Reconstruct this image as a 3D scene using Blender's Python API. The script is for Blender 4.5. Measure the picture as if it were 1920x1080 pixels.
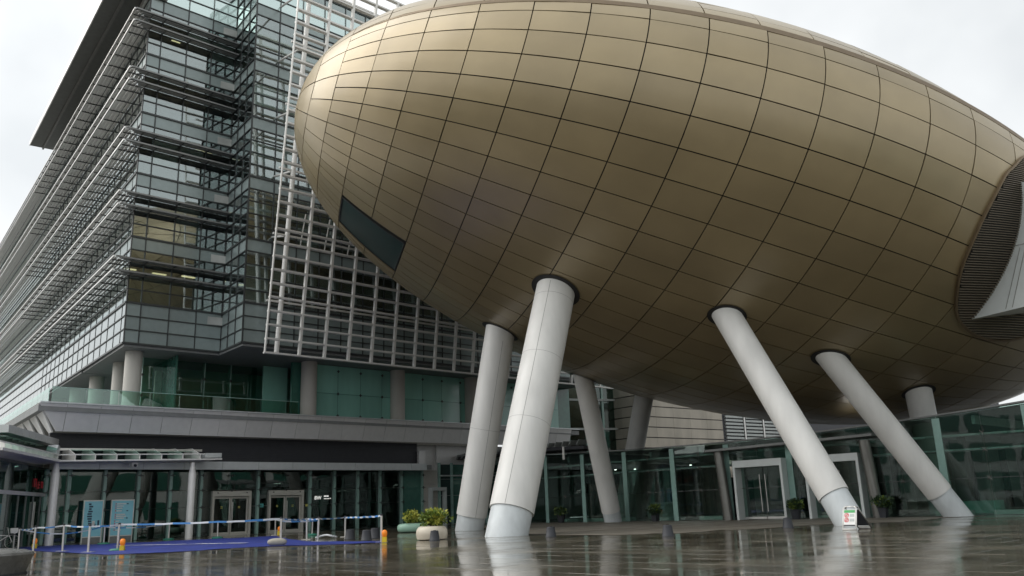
import bpy, bmesh, math, random
import numpy as np
from mathutils import Vector, Matrix
random.seed(11); rng = np.random.default_rng(7)
R = math.radians
scene = bpy.context.scene
for o in list(bpy.data.objects): bpy.data.objects.remove(o)
col = scene.collection

# ------------------------------------------------------------------ camera
EYE = Vector((0.0, 0.0, 1.1))
F_PX, PITCH, ROLL = 1590.0, math.atan(410/1590.0), 0.036
cam_d = bpy.data.cameras.new('camera'); cam_d.sensor_width = 36.0; cam_d.lens = 36.0*F_PX/1920.0
cam_d.clip_end = 3000; cam_d.clip_start = 0.1
cam = bpy.data.objects.new('camera', cam_d); col.objects.link(cam); scene.camera = cam
_f = Vector((0, math.cos(PITCH), math.sin(PITCH))); _r = Vector((1, 0, 0)); _u = _r.cross(_f)
_r2 = math.cos(ROLL)*_r - math.sin(ROLL)*_u; _u2 = math.sin(ROLL)*_r + math.cos(ROLL)*_u
cam.matrix_world = Matrix(((_r2.x, _u2.x, -_f.x, EYE.x), (_r2.y, _u2.y, -_f.y, EYE.y), (_r2.z, _u2.z, -_f.z, EYE.z), (0, 0, 0, 1)))

# ------------------------------------------------------------------ sky, sun, exposure
SUN_AZ, SUN_EL = R(-88), R(42)            # compass angle from +Y towards +X, and height
world = bpy.data.worlds.new('World'); scene.world = world; world.use_nodes = True
nt = world.node_tree; nt.nodes.clear()
def wn(t, **k):
    n = nt.nodes.new(t)
    for a, v in k.items(): setattr(n, a, v)
    return n
sky = wn('ShaderNodeTexSky', sky_type='NISHITA', sun_disc=False, sun_elevation=SUN_EL, sun_rotation=SUN_AZ)
sky.air_density = 1.5; sky.dust_density = 4.0
skys = wn('ShaderNodeMix', data_type='RGBA', blend_type='MULTIPLY'); skys.inputs[0].default_value = 1; skys.inputs[7].default_value = (.09, .09, .09, 1)
tc = wn('ShaderNodeTexCoord'); noi = wn('ShaderNodeTexNoise'); noi.inputs['Scale'].default_value = 2.3; noi.inputs['Detail'].default_value = 5; noi.inputs['Roughness'].default_value = .5
rampc = wn('ShaderNodeValToRGB'); rampc.color_ramp.elements[0].position = .38; rampc.color_ramp.elements[0].color = (.60, .625, .64, 1)
rampc.color_ramp.elements[1].position = .62; rampc.color_ramp.elements[1].color = (.84, .855, .86, 1)
dotn = wn('ShaderNodeVectorMath', operation='DOT_PRODUCT'); dotn.inputs[1].default_value = (math.sin(SUN_AZ)*math.cos(SUN_EL), math.cos(SUN_AZ)*math.cos(SUN_EL), math.sin(SUN_EL))
mr = wn('ShaderNodeMapRange'); mr.inputs['From Min'].default_value = .15; mr.inputs['From Max'].default_value = .75; mr.inputs['To Min'].default_value = .90; mr.inputs['To Max'].default_value = 1.04
cl = wn('ShaderNodeMix', data_type='RGBA', blend_type='MULTIPLY'); cl.inputs[0].default_value = 1
mixs = wn('ShaderNodeMix', data_type='RGBA'); mixs.inputs[0].default_value = .93
bg = wn('ShaderNodeBackground'); bg.inputs['Strength'].default_value = 1.0; wo = wn('ShaderNodeOutputWorld')
lk = nt.links.new
lk(tc.outputs['Generated'], noi.inputs['Vector']); lk(tc.outputs['Generated'], dotn.inputs[0]); lk(noi.outputs['Fac'], rampc.inputs[0]); lk(dotn.outputs['Value'], mr.inputs['Value'])
lk(rampc.outputs[0], cl.inputs[6]); lk(mr.outputs[0], cl.inputs[7]); lk(sky.outputs[0], skys.inputs[6])
lk(skys.outputs[2], mixs.inputs[6]); lk(cl.outputs[2], mixs.inputs[7]); lk(mixs.outputs[2], bg.inputs[0]); lk(bg.outputs[0], wo.inputs[0])
sun_d = bpy.data.lights.new('sun', 'SUN'); sun_d.energy = 1.5; sun_d.angle = R(60); sun_d.color = (1, .97, .93)
sun = bpy.data.objects.new('sun', sun_d); col.objects.link(sun)
sun.rotation_euler = Vector((-math.sin(SUN_AZ)*math.cos(SUN_EL), -math.cos(SUN_AZ)*math.cos(SUN_EL), -math.sin(SUN_EL))).to_track_quat('-Z', 'Y').to_euler()
vs = scene.view_settings; vs.view_transform = 'Standard'; vs.look = 'None'; vs.exposure = 0.55; vs.gamma = 1; vs.use_curve_mapping = False
scene.render.engine = 'CYCLES'; scene.cycles.max_bounces = 8; scene.cycles.transparent_max_bounces = 16; scene.cycles.caustics_reflective = False; scene.cycles.caustics_refractive = False

# ------------------------------------------------------------------ materials
M = {}
def mat(name, c, rough=.5, metal=0.0, var=.08, scale=3.0, bump=0.0, bscale=30.0, rvar=0.0, orand=0.0, emit=None, estr=0, spec=.5, stretch=None):
    m = bpy.data.materials.new(name); m.use_nodes = True; n = m.node_tree.nodes; l = m.node_tree.links
    b = n['Principled BSDF']; b.inputs['Roughness'].default_value = rough; b.inputs['Metallic'].default_value = metal
    b.inputs['Specular IOR Level'].default_value = spec
    t = n.new('ShaderNodeTexCoord'); mp = n.new('ShaderNodeMapping'); l.new(t.outputs['Object'], mp.inputs[0])
    if stretch: mp.inputs['Scale'].default_value = stretch
    nz = n.new('ShaderNodeTexNoise'); nz.inputs['Scale'].default_value = scale; nz.inputs['Detail'].default_value = 6; l.new(mp.outputs[0], nz.inputs['Vector'])
    rg = n.new('ShaderNodeMapRange'); rg.inputs['From Min'].default_value = .3; rg.inputs['From Max'].default_value = .7
    rg.inputs['To Min'].default_value = 1-var; rg.inputs['To Max'].default_value = 1+var; l.new(nz.outputs['Fac'], rg.inputs['Value'])
    val = rg.outputs[0]
    if orand:
        oi = n.new('ShaderNodeObjectInfo'); r2 = n.new('ShaderNodeMapRange'); r2.inputs['To Min'].default_value = 1-orand; r2.inputs['To Max'].default_value = 1+orand
        l.new(oi.outputs['Random'], r2.inputs['Value']); mu = n.new('ShaderNodeMath'); mu.operation = 'MULTIPLY'; l.new(val, mu.inputs[0]); l.new(r2.outputs[0], mu.inputs[1]); val = mu.outputs[0]
    mx = n.new('ShaderNodeMix'); mx.data_type = 'RGBA'; mx.blend_type = 'MULTIPLY'; mx.inputs[0].default_value = 1; mx.inputs[6].default_value = (*c, 1)
    l.new(val, mx.inputs[7]); l.new(mx.outputs[2], b.inputs['Base Color'])
    if rvar:
        n2 = n.new('ShaderNodeTexNoise'); n2.inputs['Scale'].default_value = scale*.6; n2.inputs['Detail'].default_value = 4; l.new(mp.outputs[0], n2.inputs['Vector'])
        r3 = n.new('ShaderNodeMapRange'); r3.inputs['From Min'].default_value = .35; r3.inputs['From Max'].default_value = .65; r3.inputs['To Min'].default_value = max(rough-rvar, .02); r3.inputs['To Max'].default_value = rough+rvar
        l.new(n2.outputs['Fac'], r3.inputs['Value']); l.new(r3.outputs[0], b.inputs['Roughness'])
    if bump:
        n3 = n.new('ShaderNodeTexNoise'); n3.inputs['Scale'].default_value = bscale; n3.inputs['Detail'].default_value = 5; l.new(mp.outputs[0], n3.inputs['Vector'])
        bp = n.new('ShaderNodeBump'); bp.inputs['Strength'].default_value = bump; bp.inputs['Distance'].default_value = .02; l.new(n3.outputs['Fac'], bp.inputs['Height']); l.new(bp.outputs[0], b.inputs['Normal'])
    if emit: b.inputs['Emission Color'].default_value = (*emit, 1); b.inputs['Emission Strength'].default_value = estr
    M[name] = m; return m
def glass(name, tint, ior=1.5, boost=1.0, rough=.015, gcol=(.9, .96, .94)):
    m = bpy.data.materials.new(name); m.use_nodes = True; n = m.node_tree.nodes; l = m.node_tree.links; n.clear()
    tr = n.new('ShaderNodeBsdfTransparent'); tr.inputs[0].default_value = (*tint, 1)
    gl = n.new('ShaderNodeBsdfGlossy'); gl.inputs['Roughness'].default_value = rough; gl.inputs['Color'].default_value = (*gcol, 1)
    fr = n.new('ShaderNodeLayerWeight'); fr.inputs['Blend'].default_value = .5
    # Schlick-like: base + (1-base)*facing^4
    pw = n.new('ShaderNodeMath'); pw.operation = 'POWER'; pw.inputs[1].default_value = 4; l.new(fr.outputs['Facing'], pw.inputs[0])
    rg = n.new('ShaderNodeMapRange'); base = ((ior-1)/(ior+1))**2*2*boost; rg.inputs['To Min'].default_value = base; rg.inputs['To Max'].default_value = 1; l.new(pw.outputs[0], rg.inputs['Value'])
    t = n.new('ShaderNodeTexCoord'); nz = n.new('ShaderNodeTexNoise'); nz.inputs['Scale'].default_value = .8; l.new(t.outputs['Object'], nz.inputs['Vector'])
    bp = n.new('ShaderNodeBump'); bp.inputs['Strength'].default_value = .05; bp.inputs['Distance'].default_value = .05; l.new(nz.outputs['Fac'], bp.inputs['Height']); l.new(bp.outputs[0], gl.inputs['Normal'])
    mx = n.new('ShaderNodeMixShader'); l.new(rg.outputs[0], mx.inputs[0]); l.new(tr.outputs[0], mx.inputs[1]); l.new(gl.outputs[0], mx.inputs[2])
    o = n.new('ShaderNodeOutputMaterial'); l.new(mx.outputs[0], o.inputs[0]); M[name] = m; return m
mat('gold', (.335, .265, .148), .48, .5, var=.08, scale=.5, rvar=.06, orand=.08, bump=.02, bscale=160)
_b = M['gold'].node_tree.nodes['Principled BSDF']; _b.inputs['Coat Weight'].default_value = .5; _b.inputs['Coat Roughness'].default_value = .24; _b.inputs['Coat IOR'].default_value = 1.7
mat('gold_dark', (.20, .15, .095), .5, .6, var=.1)
mat('joint_black', (.012, .011, .01), .8, 0)
mat('leg_paint', (.72, .715, .69), .5, 0, var=.09, scale=1.6, bump=.03, bscale=8, stretch=(1, 1, .22))
mat('leg_foot', (.60, .64, .655), .5, 0, var=.10, scale=3, stretch=(1, 1, .4))
mat('seam', (.30, .30, .29), .7)
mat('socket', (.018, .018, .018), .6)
mat('mullion', (.06, .066, .066), .4, .3)
mat('spandrel', (.30, .36, .355), .25, .2, var=.05, orand=.08)
mat('spandrel_sky_bright', (.42, .46, .46), .12, .75, var=.04, orand=.05)  # sky reflection on the left facade's low rows put into a brighter tone
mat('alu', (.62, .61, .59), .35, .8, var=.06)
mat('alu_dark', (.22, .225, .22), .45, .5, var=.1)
mat('roof_dark', (.16, .17, .17), .5, .4, var=.08)
mat('soffit', (.22, .23, .23), .6)
mat('concrete', (.52, .50, .46), .7, 0, var=.08, scale=1.0, stretch=(1, 1, .25))
mat('fascia', (.68, .68, .675), .45, .15, var=.04, orand=.04)
mat('strip', (.60, .63, .64), .4, .3, var=.05)
mat('slat_black', (.045, .047, .055), .55)
mat('white_steel', (.82, .81, .78), .45, .1, var=.04)
mat('door_frame', (.60, .585, .53), .4, .2, var=.04)
mat('interior_dark', (.045, .05, .05), .7, var=.3, scale=.4)
mat('interior_mid', (.46, .48, .46), .7, var=.3, scale=.5)
mat('interior_light', (.62, .60, .54), .7, var=.2)
mat('blind', (.74, .77, .75), .7, var=.06, orand=.15)
mat('teal_panel', (.27, .55, .475), .12, 0, var=.14, scale=.7, stretch=(1, 1, .25), orand=.1, spec=.6)
mat('teal_deep', (.05, .16, .125), .12, 0, var=.1, spec=.6)
mat('glass_fin', (.30, .47, .42), .15, 0, var=.08, spec=.6)
mat('steel_grey', (.20, .195, .18), .38, .7, var=.12, scale=4, stretch=(1, 1, .3))
mat('stone_clad', (.44, .405, .345), .8, 0, var=.16, scale=.7, stretch=(1, 1, .35), orand=.06)
mat('louvre_grey', (.42, .45, .44), .5, .2)
mat('louvre_brown', (.18, .15, .11), .5, .4)
mat('wing_white', (.66, .70, .69), .4, .1, var=.03)
mat('carpet_blue', (.02, .036, .22), .62, 0, var=.3, scale=1.2, bump=.6, bscale=3, spec=.35)
mat('print_white', (.78, .78, .76), .5); mat('sign_glow', (.8, .8, .78), .5, emit=(.9, .9, .85), estr=.45)  # second material: white lettering with a weak glow
mat('post_steel', (.62, .60, .57), .35, .7)
mat('tape_white', (.66, .69, .72), .5); mat('tape_blue', (.05, .22, .52), .5)
mat('lamp_orange', (.85, .24, .02), .3, emit=(1, .3, .02), estr=.12); mat('lamp_yellow', (.80, .58, .03), .45)
mat('rubber_black', (.03, .033, .04), .6, var=.15); mat('base_green', (.03, .19, .13), .5); mat('sandbag', (.36, .34, .29), .85, bump=.4)
mat('planter_green', (.30, .48, .38), .4, var=.05); mat('planter_beige', (.60, .54, .44), .45, var=.05)
mat('soil', (.07, .045, .03), .9); mat('leaf', (.14, .20, .035), .5, var=.35, scale=14, spec=.4); mat('leaf_light', (.44, .45, .08), .5, var=.35, scale=14, spec=.4); mat('leaf_dark', (.025, .055, .02), .5, var=.3, scale=10)
mat('stone_grey', (.13, .13, .125), .28, 0, var=.18, scale=5, bump=.15, bscale=60, rvar=.1)
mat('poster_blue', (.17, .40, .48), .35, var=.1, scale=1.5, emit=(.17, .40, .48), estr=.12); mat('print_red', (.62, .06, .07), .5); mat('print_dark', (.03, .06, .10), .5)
mat('sign_green', (.05, .36, .10), .5); mat('sign_teal', (.10, .42, .40), .5); mat('sign_yellow', (.62, .58, .15), .5)
mat('red_letters', (.42, .04, .05), .4, emit=(.8, .03, .05), estr=.03)
mat('light_warm', (1, .8, .5), .5, emit=(1, .80, .45), estr=1.3); mat('light_white', (1, 1, .95), .5, emit=(1, .97, .9), estr=5.0)
mat('fill_glow', (1, 1, .95), .5, emit=(1, .96, .88), estr=2.5); mat('cloth_dark', (.015, .017, .022), .8); mat('skin', (.35, .22, .16), .6); mat('shoe', (.01, .01, .01), .5)
mat('dry_stone', (.16, .145, .12), .5, 0, var=.2, scale=1.2, rvar=.14, bump=.15, bscale=50)
glass('glass_tower', (.66, .74, .72), boost=3.4, gcol=(.84, .90, .90))
glass('glass_shop', (.22, .33, .30), boost=1.0)
glass('glass_pavilion', (.66, .77, .73), boost=.9)
glass('glass_rail', (.62, .80, .74), boost=1.4)
mat('egg_glass', (.008, .030, .029), .3, 0, var=.2, scale=.8, spec=.6)
# wet granite: water film with puddles, so roughness changes in patches
def wet():
    m = mat('wet_granite', (.095, .083, .060), .1, 0, var=.25, scale=.8, orand=.22, spec=.6); n = m.node_tree.nodes; l = m.node_tree.links; b = n['Principled BSDF']
    g = n.new('ShaderNodeNewGeometry'); a = n.new('ShaderNodeTexNoise'); a.inputs['Scale'].default_value = .28; a.inputs['Detail'].default_value = 7; a.inputs['Roughness'].default_value = .62; l.new(g.outputs['Position'], a.inputs['Vector'])
    r = n.new('ShaderNodeMapRange'); r.inputs['From Min'].default_value = .38; r.inputs['From Max'].default_value = .62; r.inputs['To Min'].default_value = .025; r.inputs['To Max'].default_value = .2; l.new(a.outputs['Fac'], r.inputs['Value']); l.new(r.outputs[0], b.inputs['Roughness'])
    w = n.new('ShaderNodeTexNoise'); w.inputs['Scale'].default_value = 9; w.inputs['Detail'].default_value = 3; l.new(g.outputs['Position'], w.inputs['Vector'])
    bs = n.new('ShaderNodeMapRange'); bs.inputs['From Min'].default_value = .38; bs.inputs['From Max'].default_value = .6; bs.inputs['To Min'].default_value = .015; bs.inputs['To Max'].default_value = .085; l.new(a.outputs['Fac'], bs.inputs['Value'])
    bp = n.new('ShaderNodeBump'); bp.inputs['Distance'].default_value = .03; l.new(bs.outputs[0], bp.inputs['Strength']); l.new(w.outputs['Fac'], bp.inputs['Height']); l.new(bp.outputs[0], b.inputs['Normal'])
wet()

# ------------------------------------------------------------------ helpers
class MB:
    def __init__(s): s.v = []; s.f = []
    def quad(s, *p):
        i = len(s.v); s.v += [tuple(q) for q in p]; s.f.append(tuple(range(i, i+len(p))))
    def box(s, fn, a0, a1, b0, b1, c0, c1):
        i = len(s.v)
        for a in (a0, a1):
            for b in (b0, b1):
                for c in (c0, c1): s.v.append(tuple(fn(a, b, c)))
        s.f += [tuple(i+k for k in q) for q in ((0, 1, 3, 2), (4, 6, 7, 5), (0, 4, 5, 1), (2, 3, 7, 6), (0, 2, 6, 4), (1, 5, 7, 3))]
        return s
    def prism(s, poly, off):
        """closed prism: polygon (list of 3d points) extruded by vector off"""
        n = len(poly); i = len(s.v); off = Vector(off)
        s.v += [tuple(p) for p in poly] + [tuple(Vector(p)+off) for p in poly]
        s.f.append(tuple(i+k for k in range(n))); s.f.append(tuple(i+n+k for k in reversed(range(n))))
        for k in range(n): s.f.append((i+k, i+(k+1) % n, i+n+(k+1) % n, i+n+k))
        return s
    def tube(s, p0, p1, r0, r1=None, seg=12, caps=True):
        r1 = r0 if r1 is None else r1; p0 = Vector(p0); p1 = Vector(p1); d = (p1-p0).normalized()
        x = d.orthogonal().normalized(); y = d.cross(x); i = len(s.v)
        for p, r in ((p0, r0), (p1, r1)):
            for k in range(seg):
                a = 2*math.pi*k/seg; s.v.append(tuple(p+x*(r*math.cos(a))+y*(r*math.sin(a))))
        for k in range(seg): s.f.append((i+k, i+(k+1) % seg, i+seg+(k+1) % seg, i+seg+k))
        if caps: s.f.append(tuple(i+k for k in reversed(range(seg)))); s.f.append(tuple(i+seg+k for k in range(seg)))
        return s
    def path(s, pts, r, seg=8):
        for a, b in zip(pts[:-1], pts[1:]): s.tube(a, b, r, r, seg)
        return s
    def lathe(s, c, prof, seg=28):
        c = Vector(c); i = len(s.v)
        for r, z in prof:
            for k in range(seg):
                a = 2*math.pi*k/seg; s.v.append((c.x+r*math.cos(a), c.y+r*math.sin(a), c.z+z))
        for j in range(len(prof)-1):
            for k in range(seg): s.f.append((i+j*seg+k, i+j*seg+(k+1) % seg, i+(j+1)*seg+(k+1) % seg, i+(j+1)*seg+k))
        s.f.append(tuple(i+k for k in reversed(range(seg)))); s.f.append(tuple(i+(len(prof)-1)*seg+k for k in range(seg)))
        return s
    def build(s, name, m, parent=None, smooth=False, norm=True):
        me = bpy.data.meshes.new(name); me.from_pydata(s.v, [], s.f)
        if norm:
            bm = bmesh.new(); bm.from_mesh(me); bmesh.ops.recalc_face_normals(bm, faces=bm.faces); bm.to_mesh(me); bm.free()
        me.materials.append(M[m])
        if smooth: me.shade_smooth()
        if smooth == 'auto':
            try: me.set_sharp_from_angle(angle=R(40))
            except Exception: pass
        o = bpy.data.objects.new(name, me); col.objects.link(o)
        if parent is not None: o.parent = parent
        return o
def tag(o, label=None, cat=None, group=None, kind=None):
    if label: o['label'] = label
    if cat: o['category'] = cat
    if group: o['group'] = group
    if kind: o['kind'] = kind
    return o
def empty(name, loc, label, cat, group=None):
    """an Empty for the thing; parts keep world coordinates through the inverse of its place"""
    o = bpy.data.objects.new(name, None); col.objects.link(o); o.location = loc; o.empty_display_size = .3
    return tag(o, label, cat, group)
def settle():
    """children are modelled in world coordinates: cancel their parent's offset"""
    for o in col.objects:
        if o.parent is not None and not o.get('_local'):
            p = o.parent
            if p.parent is None and p.type == 'EMPTY': o.matrix_parent_inverse = Matrix.Translation(-Vector(p.location))
    for o in col.objects:
        if '_local' in o: del o['_local']
XYZ = lambda x, y, z: (x, y, z)
def copytree(o, off, parent=None):
    c = o.copy(); col.objects.link(c)
    if parent is None: c.location = Vector(o.location)+Vector(off)
    else: c.parent = parent
    for ch in [k for k in col.objects if k.parent == o]: copytree(ch, off, c)
    return c

# site axes: FD runs along the front facade (right and away), NF out of it; LD runs along the left facade, NL out of it
FD = Vector((.7230, .6909, 0)); NF = Vector((.6909, -.7230, 0))
LD = Vector((-.6157, .7880, 0)); NL = Vector((-.7880, -.6157, 0))
PC = NF*-51 + FD*17.1
def FP(s, n, z): return FD*s + NF*n + Vector((0, 0, z))
def LP(t, o, z): return PC + LD*t + NL*o + Vector((0, 0, z))
def seen(c, n, area):
    v = Vector(c)-EYE; d = v.length
    az = abs(math.atan2(v.x, v.y)); 
    if v.y < 0: return 0
    s = area*abs(v.dot(Vector(n)))/d**3
    if az > .60 or v.z/math.hypot(v.x, v.y) > .68: s *= .05
    return s

# ------------------------------------------------------------------ ground: plaza, slabs, dry paving
g = MB(); g.quad((-600, -300, -.03), (600, -300, -.03), (600, 1200, -.03), (-600, 1200, -.03)); plaza = tag(g.build('plaza', 'wet_granite'), kind='structure')
def slabmesh(mb, s0, n0, w, h):
    t1, t2, t3 = rng.normal(0, .0008, 3); gap = .004; b = .005
    A = [(s0+gap, n0+gap), (s0+w-gap, n0+gap), (s0+w-gap, n0+h-gap), (s0+gap, n0+h-gap)]
    dz = [t3*.6+t1*k+t2*j for k, j in ((-1, -1), (1, -1), (1, 1), (-1, 1))]
    lo = [FP(a, c, -.03) for a, c in A]; mid = [FP(a, c, -b+z) for (a, c), z in zip(A, dz)]
    cx, cy = s0+w/2, n0+h/2
    top = [FP(a+(b if a < cx else -b), c+(b if c < cy else -b), z) for (a, c), z in zip(A, dz)]
    i = len(mb.v); mb.v += [tuple(p) for p in lo+mid+top]
    for k in range(4):
        j = (k+1) % 4; mb.f.append((i+k, i+j, i+4+j, i+4+k)); mb.f.append((i+4+k, i+4+j, i+8+j, i+8+k))
    mb.f.append((i+8, i+9, i+10, i+11))
slabs = []
SW, SH = 1.2, 1.2
for a in range(-22, 52):
    for b in range(-52, 24):
        s0, n0 = a*SW, b*SH+(SH/2 if a % 2 else 0)
        c = FP(s0+SW/2, n0+SH/2, 0)
        if c.y < 5 or n0 < -51.6 or s0 > 41.5 or abs(c.x) > c.y*.85+4: continue
        slabs.append((c.length, s0, n0, abs(math.atan2(c.x, c.y)) < .58))
slabs.sort(key=lambda q: (not q[3] or q[0] < 9.5, q[0]))
for q in slabs[:300]:
    mb = MB(); slabmesh(mb, q[1], q[2], SW, SH); mb.build('paving_slab', 'wet_granite', plaza, norm=False)
mb = MB()
for q in slabs[300:]: slabmesh(mb, q[1], q[2], SW, SH)
tag(mb.build('paving_slabs_far', 'wet_granite', plaza, norm=False), kind='stuff')
dry = [(-1.2, 44), (-.4, 37.6), (.6, 34.9), (2.2, 32.6), (4.2, 31.0), (6.0, 31.3), (8.4, 32.4), (10.3, 33.6), (12.4, 34.6), (14.5, 34.2), (16.2, 35.4), (17.6, 37.2), (20.4, 38.6), (13, 45.6), (9.6, 49.0), (6.2, 53.2), (3.0, 56.8), (.2, 59.6), (-3, 56)]
pts = []
for k in range(len(dry)):                      # irregular drying edge
    a = Vector((*dry[k], 0)); b = Vector((*dry[(k+1) % len(dry)], 0))
    for j in range(6):
        p = a.lerp(b, j/6); q = .22 if k < 12 else 0; pts.append((p.x+rng.normal(0, q), p.y+rng.normal(0, q), .007))
g = MB(); g.v = pts; g.f = [tuple(range(len(pts)))]; tag(g.build('dry_paving', 'dry_stone'), kind='structure')

# ------------------------------------------------------------------ egg auditorium
EC = np.array([10.4305, 46.4, 15.8257]); EA, EB, EZ = 22.961, 16.347, 9.181
EU = np.array([.93488, .23017, -.27023]); EV = np.array([.23907, -.97100, 0]); EW = np.array([.26240, .06460, .96280])
K = 1.16
def ell(s, t, off=0.0):
    k = math.sqrt(max(1-(s/EA)**2, 0)); ct, st = math.cos(t), math.sin(t)
    p = EC + EU*s + EV*(EB*k*ct) + EW*(EZ*k*st)
    if off:
        n = EU*(s/EA**2) + EV*(k*ct/EB) + EW*(k*st/EZ); p = p + n/np.linalg.norm(n)*off
    return p
def arc_table(f, lo, hi, n=6000):
    x = np.linspace(lo, hi, n); P = np.array([f(v) for v in x]); L = np.concatenate([[0], np.cumsum(np.hypot(*np.diff(P, axis=0).T))]); return x, L
tx, tl = arc_table(lambda t: (EB*math.cos(t), EZ*math.sin(t)), -2*math.pi-1, 2*math.pi+1, 12000)
per = np.interp(2*math.pi, tx, tl)-np.interp(0, tx, tl); st_t = per/60
def T_of(m): return float(np.interp(np.interp(-.1215, tx, tl)-(m-1)*st_t, tl, tx))     # joint line m (downwards)
sx, sl = arc_table(lambda a: (-EA*math.cos(a), EB*math.sin(a)), 0, math.pi)
sa = lambda s: np.interp(s, -EA*np.cos(sx), sl)
RING = 2.058*K
def S_of(i):
    L = float(sa(-7.825*K))+(i-5)*RING
    return float(-EA*np.cos(np.interp(L, sl, sx)))
egg = empty('egg_auditorium', (10.43, 46.4, 0), 'golden egg-shaped auditorium clad in metal panels raised on slanted white legs', 'building')
# inner hull seen only as black joints
hull = MB(); NS, NT = 48, 72
for i in range(NS+1):
    for j in range(NT):
        a = math.pi*i/NS; s = -EA*math.cos(a); c = ell(max(min(s, EA*.99999), -EA*.99999), 2*math.pi*j/NT); tw = 2*math.pi*j/NT; hull.v.append(tuple(EC+(c-EC)*(.955 if .2 < tw < math.pi-.2 else .9955)))
for i in range(NS):
    for j in range(NT): hull.f.append((i*NT+j, i*NT+(j+1) % NT, (i+1)*NT+(j+1) % NT, (i+1)*NT+j))
hull.build('inner_hull', 'joint_black', egg, True)
BAND_M = -1.8; BAND_T = T_of(BAND_M)
def smooth01(x): x = min(max(x, 0), 1); return x*x*(3-2*x)
def shell_off(s): return -.30*smooth01((s+19.6)/6.0)*smooth01((22-s)/8)
def panel(mb, i0, i1, m0, m1, off=.0, shell=False, thick=.05, gap=.024, tt=None):
    n = 4; g0 = len(mb.v)
    s0, s1 = S_of(i0), S_of(i1); t0, t1 = (T_of(m0), T_of(m1)) if tt is None else tt
    tj = rng.normal(0, .0045, 2)
    def P(u, v, o):
        o = o+tj[0]*(u-.5)*2+tj[1]*(v-.5)*2
        s = s0+(s1-s0)*u
        t = t0+(t1-t0)*v; return ell(s, t, o+(shell_off(s) if shell else 0))
    c = [P(0, .5, 0), P(1, .5, 0), P(.5, 0, 0), P(.5, 1, 0)]
    lu = max(np.linalg.norm(c[1]-c[0]), .05); lv = max(np.linalg.norm(c[3]-c[2]), .05); eu = min(gap/lu, .3); ev = min(gap/lv, .3)
    U_ = np.linspace(eu, 1-eu, n); V_ = np.linspace(ev, 1-ev, n)
    idx = {}
    for a in range(n):
        for b in range(n): idx[a, b] = len(mb.v); mb.v.append(tuple(P(U_[a], V_[b], off)))
    for a in range(n-1):
        for b in range(n-1): mb.f.append((idx[a, b], idx[a, b+1], idx[a+1, b+1], idx[a+1, b]))
    ringi = [(a, 0) for a in range(n)]+[(n-1, b) for b in range(1, n)]+[(a, n-1) for a in range(n-2, -1, -1)]+[(0, b) for b in range(n-2, 0, -1)]
    lo = {}
    for a, b in ringi: lo[a, b] = len(mb.v); mb.v.append(tuple(P(U_[a], V_[b], off-thick)))
    for q in range(len(ringi)):
        p_, r_ = ringi[q], ringi[(q+1) % len(ringi)]; mb.f.append((idx[p_], idx[r_], lo[r_], lo[p_]))
    cc = P(.5, .5, 0); s = (s0+s1)/2; t = (t0+t1)/2; k = math.sqrt(max(1-(s/EA)**2, 0)); nn = EU*(s/EA**2)+EV*(k*math.cos(t)/EB)+EW*(k*math.sin(t)/EZ); nn /= np.linalg.norm(nn)
    vis = (np.array(EYE)-cc)@nn > 0
    return (seen(cc, nn, lu*lv) if vis else 0)
# window in the underside: between rings 0 and 2
WIN_T = (-1.33, -1.70)
plist = []
i = -4
while S_of(i) > -EA*.985: i -= 1
nlo = i; i = 12
while S_of(i) < EA*.985: i += 1
nhi = i
def wrapt(t): return (t+math.pi) % (2*math.pi)-math.pi
for i in range(nlo, nhi):
    step = 4 if (i < -2 or i > 21) else 2 if (i < -1 or i > 20) else 1
    for m in range(-2, 58, step):
        m1 = m+step
        t0, t1 = T_of(m), T_of(m1)
        tm = wrapt((t0+t1)/2); shell = BAND_T < tm < math.pi-BAND_T
        if 0 <= i < 2 and WIN_T[1]-.03 < tm < WIN_T[0]+.03: continue
        tt = None
        if m == -2 and step == 1:     # panel row cut by the gutter band
            tt = (BAND_T-.0, t1)
            shell = False
        mb = MB(); v = panel(mb, i, i+1, m, m1, shell=shell, tt=tt); plist.append((v, mb))
        if m == -2 and step == 1:
            mb = MB(); v = panel(mb, i, i+1, m, m1, shell=True, tt=(t0+.0, BAND_T+.001)); plist.append((v, mb))
plist.sort(key=lambda q: -q[0])
for v, mb in plist[:300]: mb.build('cladding_panel', 'gold', egg, True, norm=False).data.set_sharp_from_angle(angle=R(35))
far = MB()
for v, mb in plist[300:]:
    k = len(far.v); far.v += mb.v; far.f += [tuple(x+k for x in f) for f in mb.f]
tag(far.build('cladding_panels_far', 'gold', egg, True, norm=False), kind='stuff').data.set_sharp_from_angle(angle=R(35))
# end caps at the two tips
for sg, lim in ((-1, S_of(nlo)), (1, S_of(nhi))):
    mb = MB(); n = 30
    for j in range(n): mb.v.append(tuple(ell(lim, 2*math.pi*j/n)))
    mb.v.append(tuple(EC+EU*(EA*sg))); mb.f = [(j, (j+1) % n, n) for j in range(n)]; mb.build('end_cap', 'gold', egg, True)
# gutter band: a shallow brown channel below the upper shell, widening from the nose
mb = MB(); ss = np.linspace(S_of(-1), S_of(18), 80)
for s in ss:
    w = .028*smooth01((s+20.6)/5.0)+.002; o = shell_off(s)
    mb.v += [tuple(ell(s, BAND_T-w, -.04)), tuple(ell(s, BAND_T-w, .012)), tuple(ell(s, BAND_T+.002, .03)), tuple(ell(s, BAND_T+.006, o-.08))]
for k in range(len(ss)-1):
    for e in range(3): mb.f.append((4*k+e, 4*k+4+e, 4*k+5+e, 4*k+1+e))
mb.build('gutter_band', 'gold_dark', egg, norm=False)
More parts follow.
